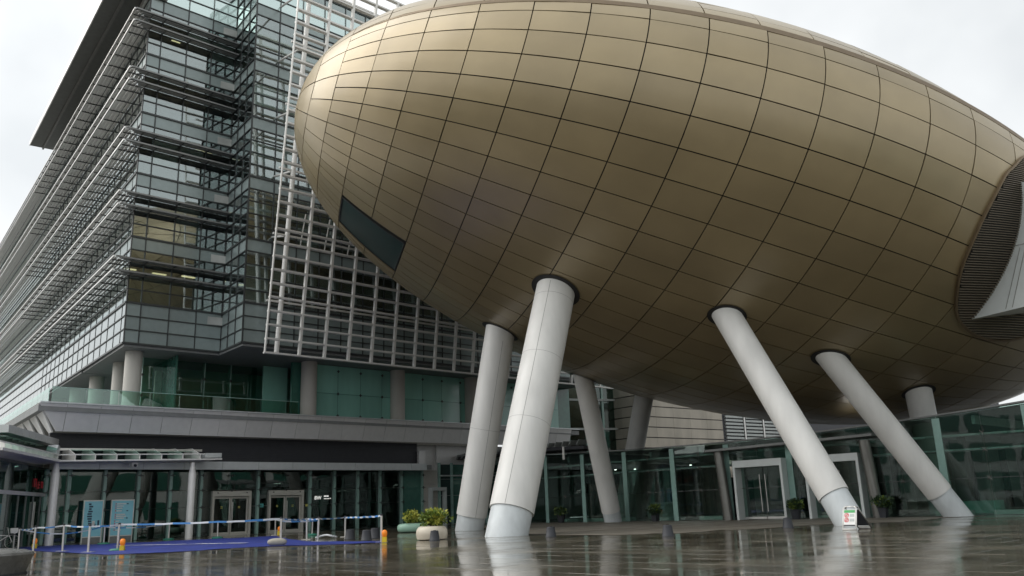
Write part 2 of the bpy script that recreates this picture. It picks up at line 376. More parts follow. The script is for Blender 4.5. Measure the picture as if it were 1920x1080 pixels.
# underside window
wt = MB(); s0, s1 = S_of(0)+.05, S_of(2)-.05; N = 8
for off in (-.03, -.16):
    for a in range(N+1):
        for b in range(N+1): wt.v.append(tuple(ell(s0+(s1-s0)*a/N, WIN_T[0]+(WIN_T[1]-WIN_T[0])*b/N, off)))
for a in range(N):
    for b in range(N): wt.f.append((a*(N+1)+b, a*(N+1)+b+1, (a+1)*(N+1)+b+1, (a+1)*(N+1)+b))
wo_ = wt.build('underside_window', 'egg_glass', egg, True)
fr = MB()
for (sa_, ta_, sb_, tb_) in ((s0, WIN_T[0], s1, WIN_T[0]), (s1, WIN_T[0], s1, WIN_T[1]), (s1, WIN_T[1], s0, WIN_T[1]), (s0, WIN_T[1], s0, WIN_T[0])):
    fr.path([Vector(ell(sa_+(sb_-sa_)*k/8, ta_+(tb_-ta_)*k/8, -.02)) for k in range(9)], .035, 6)
fr.build('window_frame', 'socket', wo_)
# legs ------------------------------------------------------------
def ray_ell(p, d):
    Mx = np.stack([EU/EA, EV/EB, EW/EZ]); o = Mx@(np.array(p)-EC); D = Mx@np.array(d); A = D@D; B = 2*o@D; C_ = o@o-1; q = B*B-4*A*C_
    return None if q < 0 else (-B-math.sqrt(q))/2/A
def leg(foot, top, r, hem, ext, seam=True, lab=None):
    foot = Vector(foot); top = Vector(top); d = (top-foot).normalized(); x = d.cross(Vector((0, 1, 0))).normalized(); y = d.cross(x)
    body = MB(); body.tube(foot+d*hem, top+d*ext, r, r, 48); o = body.build('leg', 'leg_paint', egg, 'auto')
    if lab: o['label'] = lab
    ft = MB(); ft.tube(foot-d*1.2, foot+d*(hem+.3), r*.925, r*.925, 40); ft.build('leg_foot', 'leg_foot', o, 'auto')
    if seam:
        L = (top-foot).length; sm = MB()
        for a in (1.22,) if seam == 2 else (1.9,):
            u = (x*math.cos(a)+y*math.sin(a)); 
            sm.tube(foot+d*(hem+.02)+u*(r-.004), top+u*(r-.004), .011, .011, 6)
        sm.build('seam', 'seam', o)
        for h in ((hem+L*.33), (hem+L*.60), (hem+L*.86)) if seam == 2 else (hem+L*.45,):
            sm = MB(); n = 48
            for k in range(n):
                a = 2*math.pi*k/n; u = x*math.cos(a)+y*math.sin(a)
                for e, q in ((-.006, .002), (.006, .002)): sm.v.append(tuple(foot+d*(h+e)+u*(r+q)))
            for k in range(n): sm.f.append((2*k, 2*((k+1) % n), 2*((k+1) % n)+1, 2*k+1))
            sm.build('ring_seam', 'seam', o)
    # dark socket where the leg enters the skin
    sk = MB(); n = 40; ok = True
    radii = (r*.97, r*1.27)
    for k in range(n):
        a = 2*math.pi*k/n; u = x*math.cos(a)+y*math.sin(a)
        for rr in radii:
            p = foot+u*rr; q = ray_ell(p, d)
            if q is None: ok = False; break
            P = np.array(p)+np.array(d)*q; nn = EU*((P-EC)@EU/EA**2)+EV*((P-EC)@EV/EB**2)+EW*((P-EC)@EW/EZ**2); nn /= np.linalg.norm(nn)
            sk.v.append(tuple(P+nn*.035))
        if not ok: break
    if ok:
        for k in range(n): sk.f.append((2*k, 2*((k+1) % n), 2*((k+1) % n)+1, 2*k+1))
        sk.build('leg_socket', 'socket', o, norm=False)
leg((-.56, 34.61, 0), (2.0, 37.79, 10.64), .905, 1.0, 1.5, 2, 'thick white leg nearest the planters')
leg((-2.68, 45.97, 0), (-.82, 44.86, 9.74), .80, .75, 5.0, 1)
leg((5.53, 52.4, 0), (4.05, 49.8, 8.05), .56, .7, 3.0, 0)
leg((7.0, 60.5, 0), (8.26, 56.32, 6.95), .62, .7, 5.0, 0)
leg((12.23, 32.65, 0), (9.43, 36.6, 8.92), .605, 1.25, 1.5, 0, 'slender slanted white leg behind the folding sign')
leg((19.25, 38.75, 0), (14.59, 38.83, 7.21), .575, 1.25, 1.5, 0)
leg((21.1, 44.0, 0), (19.97, 42.21, 5.91), .63, .9, 1.5, 0)
# louvred opening at the right, outline on the skin as (s, t)
OUT = [(6.87, .127), (6.2, .02), (5.78, -.056), (5.45, -.20), (5.35, -.326), (5.54, -.486), (6.22, -.612), (7.05, -.692), (8.48, -.735), (9.89, -.718), (10.9, -.65), (11.9, -.5), (12.2, -.3), (11.9, -.05), (10.8, .14), (9.4, .24), (8.0, .22)]
OUT = [(a*K, b) for a, b in OUT]
def catmull(P, n=5):
    o = []; L = len(P)
    for i in range(L):
        p0, p1, p2, p3 = [np.array(P[(i+k-1) % L]) for k in range(4)]
        for j in range(n):
            t = j/n; o.append(tuple(.5*((2*p1)+(-p0+p2)*t+(2*p0-5*p1+4*p2-p3)*t*t+(-p0+3*p1-3*p2+p3)*t**3)))
    return o
OUTS = catmull(OUT)
def inside(s, t):
    c = False; n = len(OUTS)
    for i in range(n):
        (x1, y1), (x2, y2) = OUTS[i], OUTS[i-1]
        if (y1 > t) != (y2 > t) and s < (x2-x1)*(t-y1)/(y2-y1)+x1: c = not c
    return c
lv = MB(); cs, ct = np.mean([p[0] for p in OUTS]), np.mean([p[1] for p in OUTS]); rings = 8
for q in range(rings+1):
    for (s, t) in OUTS: lv.v.append(tuple(ell(cs+(s-cs)*q/rings, ct+(t-ct)*q/rings, .025)))
n = len(OUTS)
for q in range(rings):
    for k in range(n): lv.f.append((q*n+k, q*n+(k+1) % n, (q+1)*n+(k+1) % n, (q+1)*n+k))
lo_ = lv.build('louvre_opening', 'socket', egg, True, norm=False)
rim = MB()
for s, t in OUTS: rim.v += [tuple(ell(s, t, .0)), tuple(ell(s, t, .125)), tuple(ell(cs+(s-cs)*.978, ct+(t-ct)*.978, .125)), tuple(ell(cs+(s-cs)*.978, ct+(t-ct)*.978, .02))]
for k in range(n):
    q = (k+1) % n
    for e in range(3): rim.f.append((4*k+e, 4*q+e, 4*q+e+1, 4*k+e+1))
rim.build('louvre_rim', 'gold_dark', lo_, norm=False)
# horizontal blades following the skin
def st_of(P):
    d = P-EC; s = d@EU; k = math.sqrt(max(1-(s/EA)**2, 1e-6)); return s, math.atan2(d@EW/(EZ*k), d@EV/(EB*k))
Mq = np.stack([EU/EA, EV/EB, EW/EZ])
z = 7.55
while z < 15.6:
    run = []; best = []
    for ph in np.linspace(-.55, 1.25, 130):        # from facing the camera round to the right
        d = np.array([math.sin(ph), -math.cos(ph), 0]); o = np.array([EC[0], EC[1], z]); oo = Mq@(o-EC); D = Mq@d; A = D@D; B = 2*oo@D; C_ = oo@oo-1; q = B*B-4*A*C_
        if q < 0: continue
        P = o+d*((-B+math.sqrt(q))/2/A); s, t = st_of(P)
        if inside(s, t): run.append((P, d))
        else:
            if len(run) > len(best): best = run
            run = []
    if len(run) > len(best): best = run
    if len(best) > 2:
        mb = MB(); h = .023
        for P, d in best:
            nn = EU*((P-EC)@EU/EA**2)+EV*((P-EC)@EV/EB**2)+EW*((P-EC)@EW/EZ**2); nn /= np.linalg.norm(nn)
            for e, q in ((.03, -h), (.10, -h*.6), (.10, h*.6), (.03, h)): mb.v.append(tuple(P+nn*e+np.array([0, 0, q])))
        for k in range(len(best)-1):
            for e in range(3): mb.f.append((4*k+e, 4*k+e+1, 4*k+5+e, 4*k+4+e))
        mb.build('louvre_blade', 'louvre_brown', lo_, norm=False)
    z += .085
# white wing that grows out of the louvres
wg = MB(); T0, Q0, QR, TR = Vector((20.05, 36.63, 8.35)), Vector((21.22, 33.21, 13.41)), Vector((23.9, 28.4, 12.2)), Vector((24.5, 28.0, 8.5)); WNO = Vector((.8833, .4567, .1058))
wg.prism([T0, Q0, QR, TR], WNO*2.6); wgo = wg.build('white_wing', 'wing_white', egg)
def wq(u, v): return T0.lerp(TR, u).lerp(Q0.lerp(QR, u), v)-WNO*.006
def wline(a, b, w=.016):
    mb = MB(); mb.tube(a, b, w, w, 6); mb.build('wing_joint', 'seam', wgo)
wline(wq(.02, .52), wq(1, .55)); wline(wq(.32, .53), wq(.27, 1)); wline(wq(.17, .02), wq(.15, .5)); wline(wq(.20, .02), wq(.18, .5))

# ------------------------------------------------------------------ office tower
tower = empty('office_tower', tuple(PC), 'glass office tower with projecting metal sun shelves on every floor', 'building')
ROW, Z0 = .82, 11.2
def RZ(i): return Z0+ROW*i
NR = 31; NRL = 28
SILLS = [3, 8, 13, 18, 23]; SILLF = SILLS+[28]
def kind_of(i):
    if i < 3: return 'sp'
    return ('v', 'v', 'v', 'g', 'sp')[(i-3) % 5]
cells = []          # (weight, kind, facade function, a0, a1, row)
PI_ = FP(23.02, -51, 0)                                  # inner corner
def RT(a, o, z): return PI_ - LD*a + NL*-o + Vector((0, 0, z))   # return wall, a towards the viewer, o outwards (facing right-front)
RTN = Vector((.788, .6157, 0))
PO = PI_ - LD*3.8
def F2(a, o, z): return PO + FD*a + NF*o + Vector((0, 0, z))
segs = [(lambda a, o, z: FP(a, -51+o, z), NF, [17.1, 17.95, 19.64, 21.33, 23.02]),
        (lambda a, o, z: RT(a, -o, z), NL, [0, 1.27, 2.54, 3.8]),
        (F2, NF, [0, 1.7, 3.4, 5.1, 6.8, 8.5, 10.2, 11.9, 13.6, 15.3, 17.0, 18.7, 20.4, 22.1, 23.8, 25.5, 27.2, 28.9, 30.6, 32.3]),
        (LP, NL, [0, .9]+[.9+1.7*k for k in range(1, 42)])]
for si, (fn, nn, ed) in enumerate(segs):
    for a0, a1 in zip(ed[:-1], ed[1:]):
        for i in range(NR if si < 3 else NRL):
            c = fn((a0+a1)/2, 0, RZ(i+.5)); cells.append((seen(c, nn, (a1-a0)*ROW)*(.35 if si == 2 and a0 > 1.6 else 1), si, kind_of(i), a0, a1, i))
cells.sort(key=lambda q: -q[0]); cnt = {'v': 0, 'sp': 0}; rest = {'v': MB(), 'sp': MB(), 'spb': MB()}
for w, si, kd, a0, a1, i in cells:
    fn = segs[si][0]; glassy = kd in 'vg'; key = 'v' if glassy else 'sp'
    mb = MB(); e = .03; mb.box(fn, a0+e, a1-e, -.03, -.005, RZ(i)+e, RZ(i+1)-e)
    mname = 'glass_tower' if glassy else ('spandrel_sky_bright' if si == 3 and i < 3 else 'spandrel')
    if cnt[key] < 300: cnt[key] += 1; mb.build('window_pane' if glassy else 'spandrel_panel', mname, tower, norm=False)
    else:
        r = rest['v' if glassy else ('spb' if mname.endswith('bright') else 'sp')]; k = len(r.v); r.v += mb.v; r.f += [tuple(x+k for x in f) for f in mb.f]
for k_, nm, mm in (('v', 'window_panes_far', 'glass_tower'), ('sp', 'spandrel_panels_far', 'spandrel'), ('spb', 'spandrel_panels_left', 'spandrel_sky_bright')):
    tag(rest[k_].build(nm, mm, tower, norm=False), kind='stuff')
# mullions, transoms
for si, (fn, nn, ed) in enumerate(segs):
    many = si == 3
    for j, a in enumerate(ed):
        if many and j > 16: continue
        mw = .016 if many else .028
        mb = MB(); mb.box(fn, a-mw, a+mw, -.05, .02 if many else .05, Z0, RZ(NRL if many else NR)); mb.build('mullion', 'mullion', tower)
    for i in range((NRL if many else NR)+1):
        thick = .055 if i in SILLS or i in (0, NR) else .028
        mb = MB(); mb.box(fn, ed[0]+.0, ed[-1], -.05, .075 if thick > .03 else .055, RZ(i)-thick, RZ(i)+thick); mb.build('transom', 'mullion', tower)
    # shelves: two per floor, three blades and a nose on brackets
    if si == 2: continue
    for s0 in SILLS:
        for i in (s0+2, s0+3):
            z = RZ(i)+.03; d = .8 if si == 0 else 1.1
            if si == 0: a0, a1 = ed[0]-1.05, ed[-1]
            elif si == 3: a0, a1 = -.8, ed[-1]
            else: continue
            rm = 'alu_dark' if si == 0 else 'alu'  # shade under front shelves, sky light on left ones, put into metal tone
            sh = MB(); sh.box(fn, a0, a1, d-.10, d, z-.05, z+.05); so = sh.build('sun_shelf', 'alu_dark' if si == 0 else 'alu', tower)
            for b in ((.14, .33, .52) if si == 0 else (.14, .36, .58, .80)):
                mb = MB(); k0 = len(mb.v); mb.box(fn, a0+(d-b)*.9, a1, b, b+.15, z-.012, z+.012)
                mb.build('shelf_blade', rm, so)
            xs = [e for e in ed] if si == 0 else [e for e in ed if e < 36]
            for e in xs: mb = MB(); mb.box(fn, e-.02, e+.02, .05, d-.1, z-.06, z+.02); mb.build('shelf_bracket', 'mullion', so)
# floors, ceilings and back walls inside
for s0 in SILLS+[28]:
    mb = MB(); z = RZ(s0)-.75
    mb.prism([LP(.3, -.3, z), FP(23.0, -51.25, z), FP(23.1, -51.25, z)+LD*0, PO+FD*.2+NF*-.25+Vector((0, 0, z)), F2(31.8, -.25, z), F2(31.8, -9, z), LP(9, -.3, z)], (0, 0, .5)); mb.build('floor_slab', 'interior_mid', tower)
    mb = MB(); mb.box(LP, .5, 69, -9, -.25, z, z+.5); mb.build('floor_slab', 'interior_mid', tower)
mb = MB(); mb.box(FP, 19.0, 55, -57.2, -56.9, Z0, RZ(NR)); mb.build('core_wall', 'interior_mid', tower)
mb = MB(); mb.box(LP, 7.0, 69, -5.2, -4.9, Z0, RZ(NRL)); mb.build('core_wall', 'interior_mid', tower)
# blinds and ceiling lights behind some panes
for fn, ed, o in ((segs[0][0], segs[0][2], 0), (F2, segs[2][2][:12], 2)):
    for s0 in SILLS:
        for a0, a1 in zip(ed[:-1], ed[1:]):
            rr = random.random()
            if rr < (.35 if o == 0 else .92):  # most bays behind the lattice get blinds, added to make the glass paler
                h = random.choice((.8, 1.3, 1.6, 2.2)); mb = MB(); mb.box(fn, a0+.08, a1-.08, -.16, -.14, RZ(s0+3)-h, RZ(s0+3)+.1); mb.build('window_blind', 'blind', tower)
for s, n in ((18.6, -53), (20.4, -53.0), (22.2, -53.2), (18.6, -55.5), (20.6, -55.6), (22.4, -55.2), (21.4, -57)):
    mb = MB(); mb.box(FP, s-.45, s+.45, n-.09, n+.09, RZ(8)-.82, RZ(8)-.76); mb.build('ceiling_light', 'light_warm', tower)
for s, n, k in ((21.6, -52.6, 18), (22.2, -52.8, 18), (22.6, -52.4, 13), (20.0, -54, 28)):
    mb = MB(); mb.box(FP, s-.3, s+.3, n-.05, n+.05, RZ(k)-.82, RZ(k)-.77); mb.build('ceiling_light', 'light_warm', tower)
# soffit, corner and roof
mb = MB(); mb.prism([LP(.05, -.05, 11.0), FP(22.98, -51.05, 11.0), PO+FD*.05+NF*-.05+Vector((0, 0, 11.0)), F2(32.3, -.05, 11.0), FP(55, -62, 11.0), LP(11, -.1, 11.0)], (0, 0, .14)); mb.build('soffit', 'soffit', tower)
mb = MB(); mb.box(LP, 11.2, 69, -11, -.04, 11.0, 11.14); mb.build('soffit', 'soffit', tower)
mb = MB(); mb.box(LP, -.6, 31, -.9, 2.25, 34.75, 35.25); ro = mb.build('roof', 'roof_dark', tower)
mb = MB(); mb.box(LP, -.6, 31, 2.25, 2.33, 34.72, 35.3); mb.build('roof_edge', 'alu', ro)
mb = MB(); mb.box(LP, -.6, 30.9, 1.15, 1.3, 34.55, 34.75); mb.build('roof_beam', 'alu_dark', ro)
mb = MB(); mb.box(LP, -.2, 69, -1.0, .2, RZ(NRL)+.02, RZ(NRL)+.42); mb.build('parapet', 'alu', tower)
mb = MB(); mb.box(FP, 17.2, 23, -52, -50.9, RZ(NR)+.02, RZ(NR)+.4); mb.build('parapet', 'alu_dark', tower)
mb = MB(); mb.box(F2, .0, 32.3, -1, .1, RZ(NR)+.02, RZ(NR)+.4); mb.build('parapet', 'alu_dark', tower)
# round columns at terrace level
for p, r in ((FP(18.3, -52.5, 0), .50), (LP(6.0, -1.35, 0), .48), (LP(12.6, -1.35, 0), .48), (LP(19.2, -1.35, 0), .48), (LP(26, -1.35, 0), .48), (FP(29.0, -50.35, 0), .53), (FP(36.25, -50.35, 0), .53), (FP(43.3, -50.35, 0), .53)):
    mb = MB(); mb.tube(p+Vector((0, 0, 7.2)), p+Vector((0, 0, 11.02)), r, r, 28); mb.build('column', 'concrete', tower, 'auto')

# ------------------------------------------------------------------ white lattice screen in front of the tower
lat = empty('lattice_screen', tuple(FP(23.1, -45.2, 0)), 'white steel lattice screen leaning out in front of the tower', 'screen')
LEAN = math.tan(R(6.9)); LZ0 = 10.33; LR = .822
def LT(s, o, h): return FP(s, -45.2+LEAN*h+o, LZ0+h)
LS = [23.12, 25.37]+[25.37+1.713*k for k in range(1, 18)]
NLR = 30
for i in range(NLR+1):
    h = i*LR
    mb = MB(); mb.box(LT, LS[0], LS[-1], -.26, 0, h-.05, h+.05); b_ = mb.build('horizontal_bar', 'white_steel', lat)
for j, s in enumerate(LS):
    mb = MB(); w = .035 if j == 0 else .075; mb.box(LT, s-w, s+w, -.18 if j else -.12, .012, -.02, NLR*LR+.02); mb.build('vertical_bar', 'white_steel', lat)
# steel carrying the screen: posts, arms, struts
for s in (24.35,):
    mb = MB(); mb.tube(LT(s, -1.0, .1), LT(s, -1.0, NLR*LR), .15, .15, 14); mb.build('support_post', 'white_steel', lat, 'auto')
for k, i in enumerate(range(4, 30, 5)):
    h = i*LR
    mb = MB(); mb.box(LT, LS[0]+.3, LS[-1], -1.1, -.98, h-.05, h+.05); mb.build('support_beam', 'white_steel', lat)
    for s in LS[1:]:
        if i not in (9, 14): continue
        mb = MB(); mb.tube(LT(s-.25, -.35, h+1.6*LR), LT(s+.1, -1.35, h-.4), .04, .04, 8); mb.build('strut', 'white_steel', lat)
    for s in (24.35, 32.2):
        mb = MB(); mb.tube(LT(s, -1.0, h), FP(s, -47.3, LZ0+h+.4), .07, .07, 8); mb.build('support_arm', 'white_steel', lat)

# ------------------------------------------------------------------ podium under the tower
pod = empty('podium', tuple(FP(26, -51, 0)), 'low podium with grey panelled fascia and dark glass entrance front', 'building')
# terrace deck, canted fascia panels
CT = FP(12.55, -49.35, 0); 
mb = MB(); mb.prism([CT+Vector((0, 0, 6.85)), FP(54.5, -49.4, 6.85), FP(54.5, -62, 6.85), CT+LD*45-NF*12+Vector((0, 0, 6.85)), CT+LD*45+Vector((0, 0, 6.85))], (0, 0, .33)); mb.build('terrace_deck', 'soffit', pod)
s = 13.62
edges = [12.55, 13.95]
while s < 53: s += 1.72; edges.append(round(s+.33, 3))
TOPN, BOTN, ZT, ZB = -49.3, -49.75, 7.26, 5.84
for k, (a, b) in enumerate(zip(edges[:-1], edges[1:])):
    e = .012; mb = MB(); sb = 1.05 if k == 0 else 0
    mb.prism([FP(a+e+sb*1.0, BOTN, ZB), FP(b-e, BOTN, ZB), FP(b-e, TOPN, ZT), FP(a+e, TOPN, ZT)], NF*-.06); mb.build('fascia_panel', 'fascia', pod)
t = 0
while t < 40:
    mb = MB(); e = .012; A = CT+LD*(t+e); B = CT+LD*(t+2.2-e); dn = FD*1.0
    mb.prism([A+Vector((0, 0, ZT)), B+Vector((0, 0, ZT)), B+dn+Vector((0, 0, ZB)), A+dn+NF*-(.9 if t == 0 else .9)+Vector((0, 0, ZB))], FD*.08); mb.build('fascia_panel', 'fascia', pod); t += 2.2
# upper cornice line
mb = MB(); mb.box(FP, 12.6, 54.5, -49.36, -49.24, 7.27, 7.34); mb.build('terrace_edge', 'strip', pod)
# glass balustrade
ss_ = 13.2
while ss_ < 27.6:
    mb = MB(); mb.box(FP, ss_+.015, min(ss_+1.72, 27.85)-.015, -49.66, -49.635, 7.28, 8.16); mb.build('balustrade_pane', 'glass_rail', pod); ss_ += 1.72
mb = MB(); mb.box(FP, 13.2, 27.85, -49.675, -49.62, 8.165, 8.20); mb.build('handrail', 'glass_fin', pod)
t = .4
while t < 34:
    A = CT+FD*.5+LD*t; mb = MB(); mb.prism([A+Vector((0, 0, 7.28)), A+LD*1.7+Vector((0, 0, 7.28)), A+LD*1.7+Vector((0, 0, 8.16)), A+Vector((0, 0, 8.16))], FD*.025); mb.build('balustrade_pane', 'glass_rail', pod); t += 1.73
# terrace glass wall set back
mb = MB(); mb.box(FP, 18.8, 55, -57.5, -57.2, 7.2, 11.0); mb.build('terrace_back_wall', 'teal_panel', pod)
for k, (a, b) in enumerate(((19.4, 21.4), (21.4, 23.4), (23.4, 25.2), (25.2, 27.1))):
    mb = MB(); mb.box(FP, a+.02, b-.02, -54.03, -54, 7.2, 10.98); mb.build('terrace_pane', 'glass_rail', pod)
    mb = MB(); mb.box(FP, a-.02, a+.02, -54.4, -53.95, 7.2, 10.98); mb.build('glass_fin', 'glass_fin', pod)
    for z in (8.6, 9.9):
        mb = MB(); mb.box(FP, a-.09, a+.09, -53.98, -53.92, z-.03, z+.03); mb.box(FP, a-.03, a+.03, -53.98, -53.92, z-.09, z+.09); mb.build('spider_fitting', 'mullion', pod)
mb = MB(); mb.box(FP, 27.1, 28.9, -53.2, -53.1, 7.2, 10.98); mb.build('teal_wall', 'teal_panel', pod)
mb = MB(); mb.box(LP, 1.5, 40, -3.6, -3.5, 7.2, 10.98); mb.build('terrace_side_glass', 'teal_deep', pod)
mb = MB(); mb.box(FP, 20.6, 22.2, -55.2, -55.0, 7.9, 10.4); mb.build('pinned_board', 'interior_light', pod)
# teal glass wall, right part
a = 29.62
while a < 53:
    b = a+1.83
    for z0, z1 in ((7.27, 9.05), (9.05, 10.98)):
        mb = MB(); mb.box(FP, a+.012, b-.012, -50.72, -50.68, z0+.012, z1-.012); mb.build('teal_pane', 'teal_panel', pod)
    for z in (7.55, 9.05, 10.6):
        mb = MB(); mb.box(FP, a-.09, a+.09, -50.67, -50.60, z-.025, z+.025); mb.box(FP, a-.025, a+.025, -50.67, -50.60, z-.09, z+.09); mb.build('spider_fitting', 'mullion', pod)
    mb = MB(); mb.box(FP, a-.012, a+.012, -50.78, -50.70, 7.27, 10.98); mb.build('glass_joint', 'mullion', pod)
    a = b
mb = MB(); mb.box(FP, 28.0, 55, -51.0, -50.8, 7.2, 10.99); mb.build('glass_backing', 'teal_deep', pod)
# dark slatted band
mb = MB(); mb.box(FP, 13.6, 38.25, -50.95, -50.75, 4.36, 5.84); mb.build('dark_band', 'slat_black', pod)
z = 4.42
while z < 5.82:
    mb = MB(); mb.box(FP, 13.6, 38.25, -50.75, -50.69, z, z+.055); mb.build('band_slat', 'slat_black', pod); z += .105
mb = MB(); mb.box(FP, 38.27, 38.85, -50.95, -50.5, 4.36, 5.3); mb.build('end_block', 'fascia', pod)
mb = MB(); mb.box(FP, 40.6, 55, -51.8, -51.4, 0, 5.84); mb.build('rear_wall', 'fascia', pod)
mb = MB(); mb.box(FP, 38.3, 40.62, -51.95, -51.62, 3.9, 5.85); mb.build('rear_wall', 'fascia', pod)
a = 13.7
while a < 38.4:
    mb = MB(); b = min(a+2.35, 38.6); mb.box(FP, a+.01, b-.01, -50.6, -50.0, 3.88, 4.35); mb.build('strip_panel', 'strip', pod); a = b
mb = MB(); mb.box(FP, 13.7, 39.5, -51.6, -50.6, 3.98, 4.3); mb.build('strip_soffit', 'soffit', pod)
# ground floor glass
fins = [13.9]+[15.05+1.86*k for k in range(14)]
doors = [(23.15, 25.70), (26.90, 29.40)]
def in_door(x): return any(a-.05 < x < b+.05 for a, b in doors)
for a, b in zip(fins[:-1], fins[1:]):
    for z0, z1 in ((0.02, 1.72), (1.72, 2.72), (2.72, 3.95)):
        spans = [(a, b)]
        if z0 < 2.5:
            for d0, d1 in doors:
                new = []
                for p, q in spans:
                    if q <= d0 or p >= d1: new.append((p, q)); continue
                    if p < d0-.1: new.append((p, d0))
                    if q > d1+.1: new.append((d1, q))
                spans = new
        for p, q in spans:
            mb = MB(); mb.box(FP, p+.012, q-.012, -51.52, -51.495, z0+.008, z1-.008); mb.build('shop_pane', 'glass_shop', pod)
for x in fins:
    if in_door(x): 
        mb = MB(); mb.box(FP, x-.016, x+.016, -51.92, -51.54, 2.72, 3.95)
    else: mb = MB(); mb.box(FP, x-.14, x+.02, -51.485, -51.28, .02, 3.95)
    mb.build('glass_fin', 'glass_fin', pod)
    for z in (1.72, 2.72, 3.6):
        if in_door(x) and z < 2.6: continue
        mb = MB(); mb.box(FP, x-.16, x+.16, -51.27, -51.22, z-.02, z+.02); mb.box(FP, x-.02, x+.02, -51.27, -51.22, z-.1, z+.1); mb.build('spider_fitting', 'mullion', pod)
for d0, d1 in doors:
    mb = MB(); e = .14; mb.box(FP, d0, d0+e, -51.7, -51.3, 0, 2.66); mb.box(FP, d1-e, d1, -51.7, -51.3, 0, 2.66); mb.box(FP, d0+e, d1-e, -51.7, -51.3, 2.34, 2.66); mb.box(FP, d0+e, d1-e, -51.7, -51.35, .0, .06)
    dr = mb.build('door', 'door_frame', pod); mid = (d0+d1)/2
    for p, q in ((d0+e, mid-.01), (mid+.01, d1-e)):
        mb = MB(); w = .085; mb.box(FP, p+.01, p+w, -51.58, -51.5, .07, 2.30); mb.box(FP, q-w, q-.01, -51.58, -51.5, .07, 2.30); mb.box(FP, p+w, q-w, -51.58, -51.5, 2.2, 2.30); mb.box(FP, p+w, q-w, -51.58, -51.5, .07, .2); mb.build('door_leaf', 'door_frame', dr)
        mb = MB(); mb.box(FP, p+w, q-w, -51.55, -51.53, .2, 2.2); mb.build('door_glass', 'glass_shop', dr)
        for zz in (1.62, 1.70):
            mb = MB(); mb.box(FP, (p+q)/2-.07, (p+q)/2+.07, -51.528, -51.52, zz, zz+.035); mb.build('door_sticker', 'sign_yellow', dr)
    for sg in (-1, 1):
        mb = MB(); mb.tube(FP(mid+sg*.10, -51.42, .7), FP(mid+sg*.10, -51.42, 2.0), .022, .022, 8); mb.build('door_handle', 'post_steel', dr)
        mb = MB(); mb.tube(FP((d0+d1)/2+sg*.95, -51.29, 2.56), FP((d0+d1)/2+sg*.95, -51.25, 2.54), .035, .035, 10); mb.build('door_sensor', 'rubber_black', dr)
# signs on the glass
def text_mesh(txt, size, name, m, parent, origin, xd, yd, depth=.01):
    cu = bpy.data.curves.new(name, 'FONT'); cu.body = txt; cu.size = size; cu.extrude = depth; cu.offset = size*.006
    t_ = bpy.data.objects.new(name, cu); me = bpy.data.meshes.new_from_object(t_); bpy.data.objects.remove(t_)
    xd = Vector(xd); yd = Vector(yd); zd = xd.cross(yd)
    for v in me.vertices: v.co = Vector(origin)+xd*v.co.x+yd*v.co.y+zd*v.co.z
    me.materials.clear(); me.materials.append(M[m]); o = bpy.data.objects.new(name, me); col.objects.link(o); o.parent = parent; return o
text_mesh('8W', .34, 'sign_lettering', 'sign_glow', pod, FP(30.28, -51.47, 2.02), FD, (0, 0, 1))
for k, (x0, x1, z) in enumerate(((31.0, 31.2, 2.19), (31.22, 31.36, 2.19), (31.0, 31.22, 2.04), (31.25, 31.42, 2.04), (31.45, 31.55, 2.06))):
    mb = MB(); mb.box(FP, x0, x1, -51.48, -51.47, z, z+(.09 if k < 2 else .05)); mb.build('sign_lettering', 'sign_glow', pod)
mb = MB(); mb.box(FP, 26.35, 26.62, -51.485, -51.47, 1.62, 1.85); mb.build('door_notice', 'sign_teal', pod)
mb = MB(); mb.box(FP, 29.62, 29.84, -51.485, -51.47, 1.6, 1.76); mb.build('door_notice', 'sign_yellow', pod)
# inside the ground floor
mb = MB(); mb.box(FP, 13, 55, -62, -51.7, -.02, .012); mb.build('lobby_floor', 'stone_grey', pod)
mb = MB(); mb.box(FP, 13, 55, -62, -51.7, 4.35, 4.45); mb.build('lobby_ceiling', 'interior_mid', pod)
mb = MB(); mb.box(FP, 13, 55, -61, -60.8, 0, 4.3); mb.build('lobby_back_wall', 'interior_mid', pod)
for a, n_, w, h, m_ in ((14.6, -56, 1.0, 2.4, 'interior_light'), (18.9, -55, 2.2, 2.0, 'teal_panel'), (20.9, -54.5, .9, 1.6, 'interior_light'), (24.0, -58, 1.8, 3.9, 'interior_mid'), (27.4, -57, 1.6, 3.9, 'concrete'), (31.0, -54, 2.4, .9, 'glass_fin'), (33.2, -54, 2.2, .8, 'glass_fin'), (36.0, -53.5, 1.3, 2.7, 'teal_panel'), (22.0, -59, .8, 4.3, 'concrete'), (33.5, -58.5, .8, 4.3, 'concrete')):
    mb = MB(); mb.box(FP, a, a+w, n_-.4, n_, .012, h); mb.build('lobby_partition', m_, pod)
for a, n_ in ((16.5, -54), (19.3, -54), (25, -55), (30, -55.5), (35, -55)):
    mb = MB(); mb.tube(FP(a, n_, 4.33), FP(a, n_, 4.349), .06, .06, 10); mb.build('downlight', 'light_white', pod)
mb = MB(); mb.box(FP, 37.3, 39.1, -51.56, -51.40, 0, 3.95); mb.build('teal_wall', 'teal_deep', pod)
for z0, z1 in ((.02, 1.0), (1.0, 2.0), (2.0, 2.95), (2.95, 3.95)):
    mb = MB(); mb.box(FP, 39.12, 40.6, -51.6, -51.38, z0+.01, z1-.01); mb.build('stone_wall_panel', 'concrete', pod)

